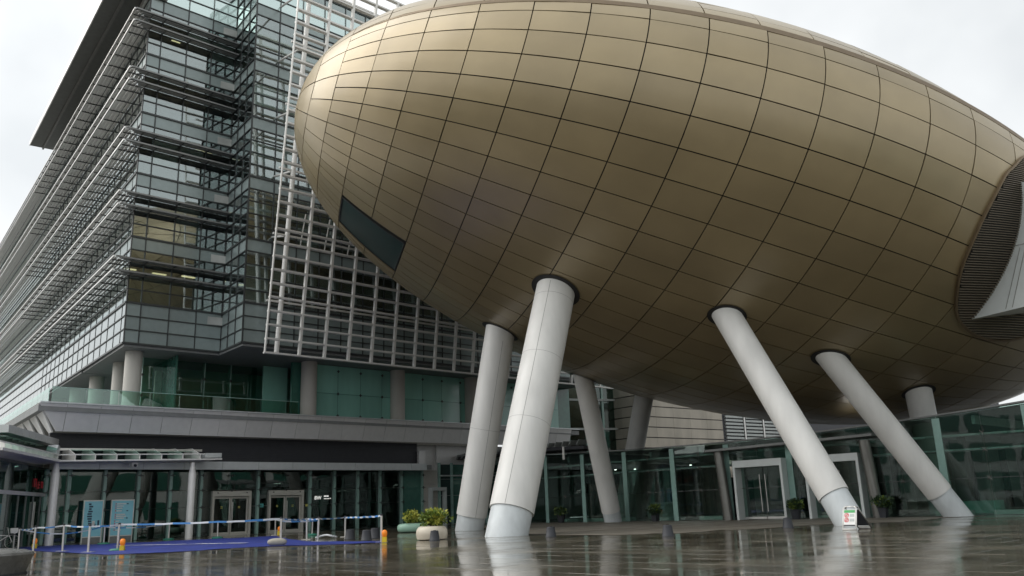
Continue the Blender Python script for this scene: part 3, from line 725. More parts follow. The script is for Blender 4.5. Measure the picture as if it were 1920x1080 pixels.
# ------------------------------------------------------------------ shop wing and its canopy at the far left
WD = Vector((.233, -.9725, 0)); WN = Vector((.9725, .233, 0)); W0 = FP(13.9, -51.5, 0)
def WP(a, o, z): return W0+WD*a+WN*o+Vector((0, 0, z))
wing = empty('shop_wing', tuple(W0), 'dark glass shop front with double doors at the far left', 'building')
for a, b in ((0, .9), (.9, 2.1), (2.1, 3.3), (3.3, 4.5), (4.5, 6.0), (6.0, 7.5)):
    for z0, z1 in ((.02, 2.5), (2.68, 3.98)):
        mb = MB(); mb.box(WP, a+.02, b-.02, -.02, 0, z0, z1); mb.build('shop_pane', 'glass_shop', wing)
    mb = MB(); mb.box(WP, a-.03, a+.03, -.06, .04, 0, 2.5); mb.build('mullion', 'alu_dark', wing)
mb = MB(); mb.box(WP, 0, 7.5, -.06, .06, 2.5, 2.68); mb.build('header_beam', 'white_steel', wing)
for a in (2.0, 2.2): 
    mb = MB(); mb.tube(WP(a, .08, .6), WP(a, .08, 2.2), .025, .025, 8); mb.build('door_handle', 'post_steel', wing)
for k, (a, z, w, h) in enumerate(((1.95, 2.95, .07, .42), (1.95, 3.3, .34, .07), (2.24, 2.95, .07, .42), (1.45, 2.88, .26, .07), (1.55, 2.88, .07, .36), (1.38, 3.05, .3, .06), (1.0, 2.92, .06, .32), (.86, 3.2, .26, .06), (.8, 2.92, .06, .3))):
    mb = MB(); mb.box(WP, a, a+w, .02, .05, z, z+h); mb.build('red_lettering', 'red_letters', wing)
mb = MB(); mb.box(WP, -.2, 9, -8, -.3, 4.0, 4.2); mb.build('wing_ceiling', 'interior_mid', wing)
mb = MB(); mb.box(WP, -.2, 9, -6, -5.8, 0, 4.0); mb.build('wing_back_wall', 'interior_dark', wing)
mb = MB(); mb.box(WP, -.2, 9, -5.8, -.05, -.02, .012); mb.build('wing_floor', 'stone_grey', wing)
for a in range(0, 9, 1):
    mb = MB(); mb.box(WP, a+.01-.3, a+.99-.3, .05, .55, 5.15, 5.5); mb.build('fascia_panel', 'fascia', wing)
mb = MB(); mb.box(WP, -.3, 8.7, -6, .05, 4.2, 5.3); mb.build('wing_roof', 'alu_dark', wing)
mb = MB(); mb.tube(WP(2.6, -.8, 3.97), WP(2.6, -.8, 3.999), .08, .08, 10); mb.build('downlight', 'light_white', wing)

can = empty('entrance_canopy', tuple(FP(13.5, -48.7, 0)), 'white steel and glass canopy on two round white posts', 'canopy')
CA = FP(13.5, -48.7, 0)
for p, lab in ((CA, 'left post'), (FP(20.7, -48.7, 0), 'right post')):
    mb = MB(); mb.lathe(p, [(.205, -.05), (.205, 3.55), (.195, 3.57), (.20, 3.6), (.12, 4.05), (.12, 4.2)], 24); mb.build('canopy_post', 'white_steel', can, 'auto')
mb = MB(); mb.prism([FP(13.3, -48.45, 4.16), FP(21.9, -48.45, 4.34), FP(21.9, -51.2, 4.28), FP(13.3, -51.2, 4.18)], (0, 0, .05)); mb.build('canopy_soffit', 'white_steel', can)
mb = MB(); mb.prism([FP(13.4, -48.4, 4.17), FP(22.3, -48.4, 4.36), FP(22.3, -48.4, 4.44), FP(13.4, -48.4, 4.24)], NF*-.1); mb.build('edge_beam', 'white_steel', can)
mb = MB(); mb.prism([FP(13.6, -48.5, 4.50), FP(21.3, -48.5, 4.66), FP(21.3, -48.5, 4.71), FP(13.6, -48.5, 4.56)], NF*-.08); mb.build('edge_beam', 'white_steel', can)
mb = MB(); mb.prism([FP(13.8, -49.6, 4.83), FP(21.6, -49.6, 4.90), FP(21.6, -49.6, 5.02), FP(13.8, -49.6, 4.95)], NF*-.15); mb.build('gutter', 'alu', can)
for a in (14.3, 15.3, 16.4, 17.6, 18.8, 20.0, 21.0):
    z = 4.16+(a-13.3)*.02
    mb = MB(); mb.prism([FP(a, -48.5, z+.08), FP(a, -48.5, z+.36), FP(a, -49.7, z+.75), FP(a, -51.0, z+.8), FP(a, -51.0, z+.08)], FD*.05); mb.build('bracket', 'white_steel', can)
for a in (14.4, 16.5, 18.6):
    mb = MB(); mb.prism([FP(a, -48.55, 4.75), FP(a+2.05, -48.55, 4.79), FP(a+2.05, -50.9, 5.06), FP(a, -50.9, 5.02)], (0, 0, .025)); mb.build('canopy_glass', 'glass_rail', can)
mb = MB(); mb.prism([FP(21.5, -48.9, 4.5), FP(22.5, -48.9, 4.52), FP(22.5, -48.9, 4.78), FP(21.5, -48.9, 4.76)], NF*-.6); mb.build('end_gutter', 'strip', can)
def CW(a, o, z): return CA+WD*a+WN*o+Vector((0, 0, z))
mb = MB(); mb.prism([CW(-.2, .15, 4.14), CW(9, .15, 4.2), CW(9, -2.8, 4.2), CW(-2, -2.8, 4.14)], (0, 0, .06)); mb.build('canopy_soffit', 'white_steel', can)
mb = MB(); mb.box(CW, -.2, 9, .16, .26, 4.14, 4.26); mb.build('edge_beam', 'white_steel', can)
mb = MB(); mb.box(CW, -.2, 9, .05, .12, 4.5, 4.56); mb.build('edge_beam', 'white_steel', can)
for a in np.arange(.2, 9, .9):
    mb = MB(); mb.prism([CW(a, .12, 4.22), CW(a, .12, 4.52), CW(a, -1.2, 4.85), CW(a, -2.6, 4.9), CW(a, -2.6, 4.22)], WD*.05); mb.build('bracket', 'white_steel', can)
for a in np.arange(.2, 8, 2.0):
    mb = MB(); mb.prism([CW(a, .1, 4.8), CW(a+1.95, .1, 4.8), CW(a+1.95, -2.5, 5.0), CW(a, -2.5, 5.0)], (0, 0, .025)); mb.build('canopy_glass', 'glass_rail', can)
mb = MB(); mb.prism([CW(-.4, .0, 4.55), CW(.5, .1, 4.55), CW(.5, .1, 4.75), CW(-.1, .0, 5.05), CW(-.4, .0, 5.0)], WN*-.5); mb.build('corner_bracket', 'strip', can)
cmr = empty('security_camera', tuple(FP(17.6, -49.3, 4.0)), 'small white security camera under the canopy soffit', 'camera')
mb = MB(); mb.box(FP, 17.45, 17.75, -49.4, -49.05, 3.98, 4.2); mb.build('camera_housing', 'white_steel', cmr); mb = MB(); mb.tube(FP(17.6, -49.06, 4.05), FP(17.6, -48.98, 4.02), .075, .075, 14); mb.build('camera_lens', 'rubber_black', cmr)

# ------------------------------------------------------------------ glass pavilion under the egg
pav = empty('glass_pavilion', tuple(FP(42, -28, 0)), 'curved glass entrance pavilion beneath the golden egg', 'building')
def arc_s(r): return 42.0-1.0*(1-((r+27.7)/15.2)**2)
def PA(r, o, z): return FP(arc_s(r)+o, r, z)           # o > 0 is inside
def topz(r): return 4.10+ .0018*(r+27)**2*(1.6 if r > -27 else 1.0)
rs = [-52+1.83*k for k in range(26)]
pdoors = [(-25.75, -22.9), (-21.7, -18.95)]
for a, b in zip(rs[:-1], rs[1:]):
    for q, (z0, z1) in enumerate(((.03, 1.62), (1.62, 2.85), (2.85, 9))):
        if q < 2 and any(min(b, d1)-max(a, d0) > .9 for d0, d1 in pdoors): continue
        zt = [min(z1, topz(a)), min(z1, topz(b))]
        mb = MB(); e = .012
        mb.prism([PA(a+e, 0, z0+.008), PA(b-e, 0, z0+.008), PA(b-e, 0, zt[1]-.008), PA(a+e, 0, zt[0]-.008)], FD*.02); mb.build('pavilion_pane', 'glass_pavilion', pav)
for k, a in enumerate(rs):
    if k % 2 == 0 and not any(d0-.1 < a < d1+.1 for d0, d1 in pdoors):
        mb = MB(); mb.prism([PA(a-.16, -.06, 0), PA(a+.16, -.06, 0), PA(a+.16, -.06, topz(a)-.1), PA(a-.16, -.06, topz(a)-.1)], FD*.045); mb.build('glass_fin', 'glass_fin', pav)
    for z in (1.62, 2.85, 3.6):
        mb = MB(); P = PA(a, -.03, z); mb.tube(P-NF*.1-Vector((0, 0, .1)), P+NF*.1+Vector((0, 0, .1)), .016, .016, 6); mb.tube(P+NF*.1-Vector((0, 0, .1)), P-NF*.1+Vector((0, 0, .1)), .016, .016, 6); mb.build('spider_fitting', 'steel_grey', pav)
for z, rr in ((2.88, .07), (3.55, .06)):
    mb = MB(); mb.path([PA(r, .14, z) for r in np.linspace(-51, -7, 40)], rr, 8); mb.build('tube_rail', 'wing_white', pav, True)
for z in (1.62, 2.85):
    mb = MB(); mb.path([PA(r, -.012, z) for r in np.linspace(-51, -7, 40)], .014, 4); mb.build('glass_joint', 'mullion', pav)
# roof edge, roof and interior
mb = MB(); P_ = list(np.linspace(-52, -6.3, 40))
for r in P_: mb.v += [tuple(PA(r, -.12, topz(r)+.0)), tuple(PA(r, -.12, topz(r)+.07)), tuple(PA(r, .5, topz(r)+.09)), tuple(PA(r, .5, topz(r)+.02))]
for k in range(len(P_)-1):
    for e in range(4): mb.f.append((4*k+e, 4*k+(e+1) % 4, 4*k+4+(e+1) % 4, 4*k+4+e))
mb.build('roof_edge', 'alu_dark', pav)
mb = MB()
for k in range(len(P_)-1):
    a, b = P_[k], P_[k+1]; mb.quad(PA(a, .4, topz(a)-.02), PA(b, .4, topz(b)-.02), FP(58, b, topz(b)-.1), FP(58, a, topz(a)-.1))
mb.build('pavilion_roof', 'alu_dark', pav)
for k, r in enumerate(np.arange(-50, -7, 3.6)):
    mb = MB(); mb.box(FP, arc_s(r)+.5, 57, r-.08, r+.08, topz(r)-.55, topz(r)-.15); mb.build('roof_beam', 'louvre_grey', pav)
mb = MB(); mb.box(FP, 42.2, 60, -52, -6, -.02, .011); mb.build('pavilion_floor', 'stone_grey', pav)
for r0, r1, m_ in ((-52, -38, 'interior_light'), (-38, -31, 'interior_mid'), (-31, -20, 'interior_light'), (-20, -6, 'interior_mid')):
    mb = MB(); mb.box(FP, 58, 58.3, r0, r1, 0, 5.0); mb.build('back_wall', m_, pav)
for k in range(46):
    r = -51+k*.95
    if 14 < k < 20: continue
    mb = MB(); mb.box(FP, 57.6, 57.9, r-.22, r+.1, .05, 3.5); mb.build('wall_batten', random.choice(('interior_mid', 'interior_dark', 'interior_light')), pav)
for s, r, w, h, m_ in ((46, -36, 2.2, 1.05, 'interior_mid'), (47, -30.5, 1.6, 2.4, 'cloth_dark'), (48, -24, 3, 1.0, 'interior_light'), (45.5, -16.5, 2.0, .6, 'teal_panel'), (46.0, -12.3, 2.6, 1.7, 'interior_light'), (52, -27, .7, 4.0, 'concrete'), (52, -34, .7, 4.0, 'concrete'), (50, -18, .7, 4.0, 'steel_grey'), (49, -40, .7, 4.0, 'concrete')):
    mb = MB(); mb.box(FP, s, s+.6, r, r+w, .02, h); mb.build('interior_block', m_, pav)
for s, r, z in ((46, -38.5, 3.3), (47, -37.5, 3.4), (45, -36, 3.2), (48, -29, 3.3), (48, -25, 3.4), (47, -20, 3.1), (46, -13, 3.2), (47, -33, 3.3)):
    mb = MB(); mb.tube(FP(s, r, z), FP(s, r, z+.03), .07, .07, 10); mb.build('downlight', 'light_white', pav)
for r in (-39.2, -36.8, -34.5, -30.8, -28, -15.4, -13.0):
    mb = MB(); mb.box(lambda a, b, c: PA(a, b, c), r-.75, r+.75, .35, .8, .02, .22); mb.build('window_bench', 'wing_white', pav)
for s, r in ((52, -40), (52, -33), (52, -29), (52, -20), (52, -13)):
    mb = MB(); mb.box(FP, s-.12, s+.12, r-.9, r+.9, 3.35, 3.42); mb.build('added_ceiling_glow', 'fill_glow', pav)  # glowing panels added to brighten the dim interior
# doors in portal frames
for k, (d0, d1) in enumerate(pdoors):
    mb = MB(); w = .13
    for a, b, z0, z1 in ((d0, d0+w, 0, 3.06), (d1-w, d1, 0, 3.06), (d0+w, d1-w, 2.7, 3.06)): mb.box(PA, a, b, -.55, .35, z0, z1)
    dr = mb.build('portal_frame', 'wing_white', pav); mid = (d0+d1)/2
    for a, b in ((d0+w, mid-.01), (mid+.01, d1-w)):
        mb = MB(); mb.box(PA, a+.01, b-.01, .05, .08, .03, 2.69); mb.build('door_glass', 'glass_pavilion', dr)
        mb = MB(); mb.box(PA, a+.01, b-.01, .03, .10, .03, .14); mb.build('door_rail', 'alu', dr)
    for sg in (-1, 1):
        mb = MB(); mb.tube(PA(mid+sg*.16, -.08, .4), PA(mid+sg*.16, -.08, 2.3), .025, .025, 8); mb.build('door_handle', 'post_steel', dr)
for r in (-26.35, -18.35):
    p = PA(r, -.45, 0); mb = MB(); mb.tube(p, p+NF*-.25+FD*.0+Vector((0, 0, 3.62)), .26, .26, 22); mb.build('steel_column', 'steel_grey', pav, 'auto')
mb = MB(); mb.prism([PA(-27.2, -.9, 3.62), PA(-18.0, -.9, 3.78), PA(-18.0, .4, 3.78), PA(-27.2, .4, 3.62)], (0, 0, .12)); mb.build('door_canopy', 'alu_dark', pav)
mb = MB(); mb.box(FP, 44.2, 44.3, -20.9, -19.7, 4.28, 4.34); mb.build('strip_light', 'light_white', pav)
# dark pergola slab with pale ribs at the pavilion's left end
mb = MB(); mb.prism([PA(-52.5, -.9, 4.75), PA(-44, -1.0, 4.75), PA(-36.5, -.7, 4.5), PA(-36.5, 1.5, 4.5), PA(-52.5, 1.5, 4.75)], (0, 0, .2)); mb.build('pergola_slab', 'slat_black', pav)
for k in range(22):
    r = -52+.72*k; mb = MB(); mb.prism([PA(r, -1.02, 4.78), PA(r+.05, -1.02, 4.78), PA(r+.3, -1.02, 5.08), PA(r+.25, -1.02, 5.08)], FD*.9); mb.build('pergola_rib', 'louvre_grey', pav)
for r in (-51.8, -49.6, -37.9):
    mb = MB(); mb.tube(PA(r, -1.2, 3.9), PA(r, -1.2, 4.7), .08, .08, 12); mb.build('tube_lamp', 'white_steel', pav)
for k, (a, b) in enumerate(((40.7, 41.9), (41.9, 43.4), (43.4, 45.2), (45.2, 47.2))):
    for z0, z1 in ((.03, 2.1), (2.1, 3.3), (3.3, 4.4)):
        mb = MB(); mb.box(FP, a+.015, b-.015, -51.36, -51.33, z0+.01, z1-.01); mb.build('pavilion_pane', 'teal_deep' if k % 2 else 'egg_glass', pav)
    mb = MB(); mb.box(FP, a-.07, a+.07, -51.34, -51.15, .02, 4.5); mb.build('glass_fin', 'glass_fin', pav)
mb = MB(); mb.tube(FP(40.7, -51.2, 3.55), FP(47, -51.2, 3.55), .06, .06, 8); mb.build('tube_rail', 'wing_white', pav)
# small door frame by the second thick leg
mb = MB()
for a, b, z0, z1 in ((39.7, 39.84, 0, 2.7), (41.0, 41.14, 0, 2.7), (39.84, 41.0, 2.45, 2.7)): mb.box(lambda s, n, z: FP(s, n, z), a, b, -51.3, -50.9, z0, z1)
mb.build('side_door_frame', 'wing_white', pav)

# ------------------------------------------------------------------ buildings beyond the pavilion
stone = empty('stone_building', (10.6, 75.2, 0), 'stained stone-clad building with horizontal grooves behind the legs', 'building')
SC = Vector((10.7, 75.5, 0)); FD2 = Vector((.78, .625, 0)).normalized(); FN2 = Vector((FD2.y, -FD2.x, 0))
def SR(a, o, z): return SC+FD2*a+FN2*o+Vector((0, 0, z))
def SL(a, o, z): return SC+LD*a+NL*o+Vector((0, 0, z))
z = 2.0
while z < 16:
    for k in range(5):
        mb = MB(); mb.box(SR, k*2.35+.008, k*2.35+2.342, -.3, 0, z+.09, z+.92); mb.build('stone_slab', 'stone_clad', stone)
    for k in range(3):
        mb = MB(); mb.box(SL, k*2.0+.008, k*2.0+1.992, -.3, 0, z+.09, z+.92); mb.build('stone_slab', 'stone_clad', stone)
    z += .92
mb = MB(); mb.prism([SR(.2, -.12, 0), SR(75, -.12, 0), SR(75, -9, 0), SL(8, -9, 0), SL(8, -.12, 0)], (0, 0, 17)); mb.build('stone_core', 'slat_black', stone)
for b0 in (12.2, 15.3, 18.4, 21.5):
    for q in range(34):
        mb = MB(); zz = 3+q*.34; mb.box(SR, b0, b0+2.7, -.1, .08, zz, zz+.2); mb.build('louvre_blade', 'louvre_grey', stone)
    mb = MB(); mb.box(SR, b0+2.75, b0+2.95, -.1, .15, 2, 16); mb.build('louvre_post', 'alu', stone)
annex = empty('glass_annex', tuple(FP(58, -52.6, 0)), 'tall glass annex with white posts behind the pavilion', 'building')
def AX(a, o, z): return Vector((4.4, 76, 0))+Vector((.93, .37, 0))*a+Vector((.37, -.93, 0))*o+Vector((0, 0, z))
for k in range(5):
    a = -1.6+k*1.75
    for z0, z1 in ((2, 5), (5, 7.6), (7.6, 10.2), (10.2, 13)):
        mb = MB(); mb.box(AX, a+.03, a+1.72, -.03, 0, z0+.03, z1-.03); mb.build('annex_pane', 'glass_shop', annex)
    mb = MB(); mb.box(AX, a-.10, a+.10, -.1, .12, 2, 13); mb.build('annex_post', 'glass_fin', annex)
for z in (5, 7.6, 10.2):
    mb = MB(); mb.box(AX, -1.6, 7.1, .125, .2, z-.09, z+.09); mb.build('annex_beam', 'louvre_grey', annex)
mb = MB(); mb.box(AX, 5.6, 6.3, -.4, .3, 0, 13.5); mb.build('annex_pier', 'fascia', annex)
mb = MB(); mb.box(AX, -2, 7, -4, -3.7, 0, 13); mb.build('annex_core', 'interior_mid', annex)

# ------------------------------------------------------------------ unseen blocks added beside the plaza to darken the glass reflections
def block(name, lab, c, xd, w, d, h, m_):
    e = empty(name, c, lab, 'building'); c = Vector(c); xd = Vector(xd).normalized(); yd = Vector((-xd.y, xd.x, 0))
    fn = lambda a, b, z: c+xd*a+yd*b+Vector((0, 0, z))
    mb = MB(); mb.box(fn, -w/2, w/2, 0, d, 0, h); mb.build('wall', m_, e)
    for k in range(int(h//4)):
        for q in range(int(w//6)):
            mb = MB(); mb.box(fn, -w/2+q*6+.6, -w/2+q*6+5.4, -.15, 0, 1+k*4, 3.4+k*4); mb.build('window_band', 'teal_deep', e)
    mb = MB(); mb.box(fn, -w/2-.4, w/2+.4, -.4, d, h, h+.5); mb.build('roof', 'roof_dark', e)
block('added_block', 'added unseen grey office block to the right, mirrored in the dark shop glass', (46, 14, 0), (0, -1, 0), 66, 14, 15, 'fascia')
block('added_block', 'added unseen grey office block to the left, mirrored in the pavilion glass', (-52, -14, 0), (0, 1, 0), 90, 14, 13, 'fascia')

# ------------------------------------------------------------------ queue barrier
posts = [(-24.2, 42.0), (-22.7, 39.8), (-19.49, 35.24), (-18.32, 35.25), (-16.17, 32.97), (-20.6, 43.5), (-15.35, 33.56), (-19.2, 48.0), (-16.5, 47.9), (-14.0, 50.2), (-8.98, 32.97), (-9.54, 39.28), (-11.06, 46.68), (-8.23, 35.75), (-8.24, 41.34), (-5.14, 32.51)]
hts = [.93, .93, 1.0, 1.04, .98, .93, 1.0, .92, .92, .9, 1.0, .93, .9, .95, .93, .98]
plab = ['at the far left end of the barrier, beside the bicycle', 'at the far left end, second from the bicycle', 'standing third from the left end of the barrier', 'standing fourth from the left, right of the canopy post',
        'on the near edge of the blue sheet, fifth from left', 'with green base in front of the first blue poster', 'with green base and orange lamp by the second poster', 'with green base, left of the right canopy post',
        'with green base in front of the left double door', 'with orange lamp at the right double door', 'weighed down by a sandbag near the blue sheet', 'right of the sandbag, on a square foot plate', 'with green base behind the tape, right of the doors',
        'with the knotted tape end, right of the sandbag', 'second from the right end of the barrier', 'at the right end of the barrier beside an orange lamp']
green = {5, 6, 7, 8, 12}
for k, ((x, y), h) in enumerate(zip(posts, hts)):
    e = empty('barrier_post', (x, y, 0), 'thin grey barrier post '+plab[k], 'barrier post', 'tape barrier posts')
    mb = MB(); ln = rng.normal(0, .012, 2); mb.tube((x, y, .02), (x+ln[0], y+ln[1], h), .042, .042, 12); mb.build('pole', 'post_steel', e, 'auto')
    mb = MB(); mb.lathe((x+ln[0], y+ln[1], h), [(.05, -.03), (.05, .02), (.03, .035)], 12); mb.build('cap', 'rubber_black', e)
    if k in green: mb = MB(); mb.lathe((x, y, 0), [(.30, .0), (.30, .04), (.24, .08), (.06, .10)], 20); mb.build('base', 'base_green', e, 'auto')
    else: mb = MB(); mb.prism([(x-.2, y-.15, .0), (x+.2, y-.15, .0), (x+.2, y+.15, .0), (x-.2, y+.15, .0)], (0, 0, .03)); mb.build('base', 'post_steel', e)
tn = [0]
def tape(i, j, sag, lab, w=.055, dz=(0, 0)):
    a = Vector((*posts[i], hts[i]-.04+dz[0])); b = Vector((*posts[j], hts[j]-.04+dz[1])); L = (b-a).length; n = max(6, int(L/.35)); e = empty('barrier_tape', tuple(a), lab, 'tape', 'barrier tapes')
    d = (b-a).normalized(); sd = Vector((-d.y, d.x, 0)); pts = []
    for k in range(n+1):
        u = k/n; p = a.lerp(b, u)+Vector((0, 0, -sag*4*u*(1-u)+rng.normal(0, .006))); tw = .25*math.sin(u*math.pi*(1.3+.5*(i % 3))); pts.append((p-Vector((0, 0, w/2))-sd*tw*w*.5, p+Vector((0, 0, w/2))+sd*tw*w*.5))
    mb = MB()
    for q0, q1 in pts: mb.v += [tuple(q0), tuple(q1)]
    mb.f = [(2*k, 2*k+2, 2*k+3, 2*k+1) for k in range(n)]
    o = mb.build('tape_strip', 'tape_white', e, norm=False); o.data.materials.append(M['tape_blue'])
    for k, f in enumerate(o.data.polygons): f.material_index = (k//2) % 2
tape(0, 1, .03, 'short barrier tape at the far left end'); tape(1, 2, .05, 'barrier tape crossing behind the left canopy post')
tape(2, 3, .04, 'blue and white tape just right of the left canopy post'); tape(3, 4, .03, 'blue and white tape in front of the first poster'); tape(4, 6, .02, 'blue and white tape between the two posters')
tape(1, 5, .28, 'sagging tape looping low across the left canopy post'); tape(5, 7, .12, 'sagging tape in front of the second poster', dz=(-.05, 0)); tape(6, 10, .03, 'long straight blue and white tape in front of the doors', .065)
tape(7, 8, .05, 'far tape in front of the left double door'); tape(8, 9, .05, 'far tape between the two double doors'); tape(9, 12, .14, 'sagging tape across the right double door')
tape(10, 11, .03, 'tape from the sandbag post to the next post back'); tape(11, 13, .03, 'short tape with the knot, right of the doors'); tape(13, 14, .03, 'blue and white tape second from the right end'); tape(14, 15, .02, 'blue and white tape at the right end', .065); tape(10, 13, .05, 'lower tape right of the sandbag post', dz=(-.06, -.06))
def lamp(x, y, lab, s=1.0):
    e = empty('warning_lamp', (x, y, 0), lab, 'warning lamp', 'orange warning lamps')
    mb = MB(); mb.box(XYZ, x-.08*s, x+.08*s, y-.06*s, y+.06*s, .01, .2*s); mb.build('battery_box', 'lamp_yellow', e)
    mb = MB(); mb.lathe((x, y, .2*s), [(.05, 0), (.085, .03), (.10, .12), (.09, .2), (.05, .24), (.01, .25)], 16); mb.build('lens', 'lamp_orange', e, True)
lamp(-5.0, 32.35, 'orange and yellow warning lamp at the right end of the barrier'); lamp(-15.05, 33.3, 'orange and yellow warning lamp below the second poster'); lamp(-22.3, 40.4, 'orange and yellow warning lamp at the far left of the barrier', 1.1); lamp(-13.6, 49.6, 'orange and yellow warning lamp in front of the right double door', 1.2)
# sandbag
def blob(name, m, c, r, parent=None, n=(20, 12), seed=0, sq=2.4, flat=True):
    mb = MB(); rg = np.random.default_rng(seed); a_, b_ = n
    for i in range(b_+1):
        ph = -math.pi/2+math.pi*i/b_
        for j in range(a_):
            th = 2*math.pi*j/a_; f = lambda v: math.copysign(abs(v)**(2/sq), v)
            z = r[2]*f(math.sin(ph)); mb.v.append((c[0]+r[0]*f(math.cos(ph))*f(math.cos(th))*(1+rg.normal(0, .015)), c[1]+r[1]*f(math.cos(ph))*f(math.sin(th)), c[2]+z))
    for i in range(b_):
        for j in range(a_): mb.f.append((i*a_+j, i*a_+(j+1) % a_, (i+1)*a_+(j+1) % a_, (i+1)*a_+j))
    return mb.build(name, m, parent, True)
tag(blob('sandbag', 'sandbag', (-9.05, 32.75, .14), (.36, .2, .14), seed=2), 'grey sandbag slumped over the foot of a barrier post', 'sandbag')
# blue sheet on the ground
poly = [(-25.2, 43.6), (-20.32, 36.9), (-14.0, 29.9), (-12.0, 29.9), (-10.84, 31.3), (-9.93, 32.3), (-7.29, 32.0), (-5.06, 31.9), (-5.3, 33.6), (-8.4, 35.6), (-10.9, 41.2), (-13.2, 47.6), (-15.2, 47.0), (-17.47, 45.6), (-19.59, 44.4), (-22.08, 44.1), (-24.0, 44.4)]
bm = bmesh.new(); vs_ = [bm.verts.new((x, y, .012)) for x, y in poly]; f0 = bm.faces.new(vs_); bmesh.ops.triangulate(bm, faces=[f0]); bmesh.ops.subdivide_edges(bm, edges=bm.edges[:], cuts=5, use_grid_fill=True)
for v in bm.verts: v.co.z = .016+.010*math.sin(v.co.x*2.1+v.co.y*.7)*math.sin(v.co.y*1.3)+rng.normal(0, .003)
me = bpy.data.meshes.new('blue_sheet'); bm.to_mesh(me); bm.free(); me.materials.append(M['carpet_blue']); me.shade_smooth(); sheet = bpy.data.objects.new('blue_sheet', me); col.objects.link(sheet); tag(sheet, 'wet blue plastic sheet spread on the ground inside the barrier', 'ground sheet')
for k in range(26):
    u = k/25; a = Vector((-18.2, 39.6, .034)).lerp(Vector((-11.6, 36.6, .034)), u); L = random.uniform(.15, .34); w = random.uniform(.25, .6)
    mb = MB(); mb.quad(a+Vector((-L/2, 0, 0)), a+Vector((L/2, 0, 0)), a+Vector((L/2+.05, w, 0)), a+Vector((-L/2+.05, w, 0))); mb.build('sheet_print_glare', 'print_white', sheet)  # white strips for lettering and glare lines, both put in as colour
# dark rubber weights
wl = ['in front of the beige planter', 'right of the thick near leg', 'standing alone in the middle of the wet floor', 'left of the slender leg with the sign', 'beside the barrier post, leftmost of three by the tape', 'middle one of three by the right end of the tape', 'hindmost of three by the right end of the tape']
for k, (x, y, s) in enumerate(((-3.15, 32.2, 1), (1.08, 31.73, 1), (4.73, 28.44, 1), (9.76, 32.25, 1), (-7.18, 37.04, 1.15), (-6.11, 34.91, 1.15), (-6.16, 37.26, 1.2))):
    e = empty('rubber_weight', (x, y, 0), 'dark tapered rubber weight '+wl[k], 'weight', 'rubber weights'); mb = MB()
    mb.lathe((x, y, 0), [(.20*s, 0), (.20*s, .03), (.185*s, .05), (.145*s, .34*s), (.12*s, .36*s)], 20); mb.build('body', 'rubber_black', e, 'auto'); mb = MB(); mb.lathe((x, y, .36*s), [(.05*s, -.01), (.05*s, .012), (.03*s, .014)], 14); mb.build('socket_hole', 'joint_black', e)
# hose lying between the weights
hz = empty('loose_hose', (-9, 40, 0), 'white loose hose end curled on the ground behind the tape', 'hose'); mb = MB(); mb.path([(-9.3+.08*k, 40+.25*math.sin(k*.5), .05+.1*math.sin(k*math.pi/12)) for k in range(13)], .045, 8); mb.build('hose', 'tape_white', hz, True)

# ------------------------------------------------------------------ planters
def foliage(name, c, r, n, m, parent, size=.11, seed=1, up=.25):
    rg = np.random.default_rng(seed); mb = MB(); c = Vector(c)
    clumps = [Vector((rg.normal(0, .45)*r[0], rg.normal(0, .45)*r[1], rg.uniform(-.6, .75)*r[2])) for _ in range(26)]
    for _ in range(n):
        k = clumps[rg.integers(len(clumps))]; d = Vector(rg.normal(0, 1, 3)).normalized(); p = c+k+Vector((d.x*r[0], d.y*r[1], d.z*r[2]))*float(rg.uniform(.15, .42))
        ax = (d+Vector((0, 0, up))+Vector(rg.normal(0, .45, 3))).normalized(); sd = ax.cross(Vector(rg.normal(0, 1, 3))).normalized(); L = size*rg.uniform(.7, 1.5); w = L*.34; nn = ax.cross(sd)*L*.12
        mb.quad(p, p+ax*L*.5+sd*w+nn, p+ax*L, p+ax*L*.5-sd*w+nn)
    return mb.build(name, m, parent, norm=False)
pb = empty('planter_bowl', (-3.37, 33.42, 0), 'large beige rounded planter bowl with a leafy yellow-green shrub', 'planter', 'planter bowls')
mb = MB(); mb.lathe((-3.37, 33.42, 0), [(.44, 0), (.56, .03), (.60, .2), (.585, .36), (.52, .46), (.44, .5), (.38, .49), (.36, .40)], 36); mb.build('bowl', 'planter_beige', pb, 'auto')
mb = MB(); mb.lathe((-3.37, 33.42, 0), [(.37, .38), (.37, .43), (.05, .46)], 24); mb.build('soil', 'soil', pb); foliage('foliage', (-3.30, 33.42, .74), (.35, .35, .29), 800, 'leaf', pb, .13, 3); foliage('foliage', (-3.30, 33.40, .78), (.36, .36, .28), 650, 'leaf_light', pb, .12, 4)
for a in range(6): 
    mb = MB(); mb.tube((-3.37, 33.42, .42), (-3.37+.22*math.cos(a), 33.42+.22*math.sin(a), .75), .012, .006, 6); mb.build('stem', 'soil', pb)
pg = empty('planter_bowl', (-5.64, 45.2, 0), 'low mint green rounded planter with a small bush behind the beige one', 'planter', 'planter bowls')
mb = MB(); mb.v = []; 
for i in range(9):
    ph = math.pi/2*(-1+2*i/8)
    for j in range(36):
        th = 2*math.pi*j/36; f = lambda v, q: math.copysign(abs(v)**q, v); mb.v.append((-5.55+.78*f(math.cos(ph), .4)*f(math.cos(th), .8), 45.2+.55*f(math.cos(ph), .4)*f(math.sin(th), .8), .235+.235*f(math.sin(ph), .6)))
for i in range(8):
    for j in range(36): mb.f.append((i*36+j, i*36+(j+1) % 36, (i+1)*36+(j+1) % 36, (i+1)*36+j))
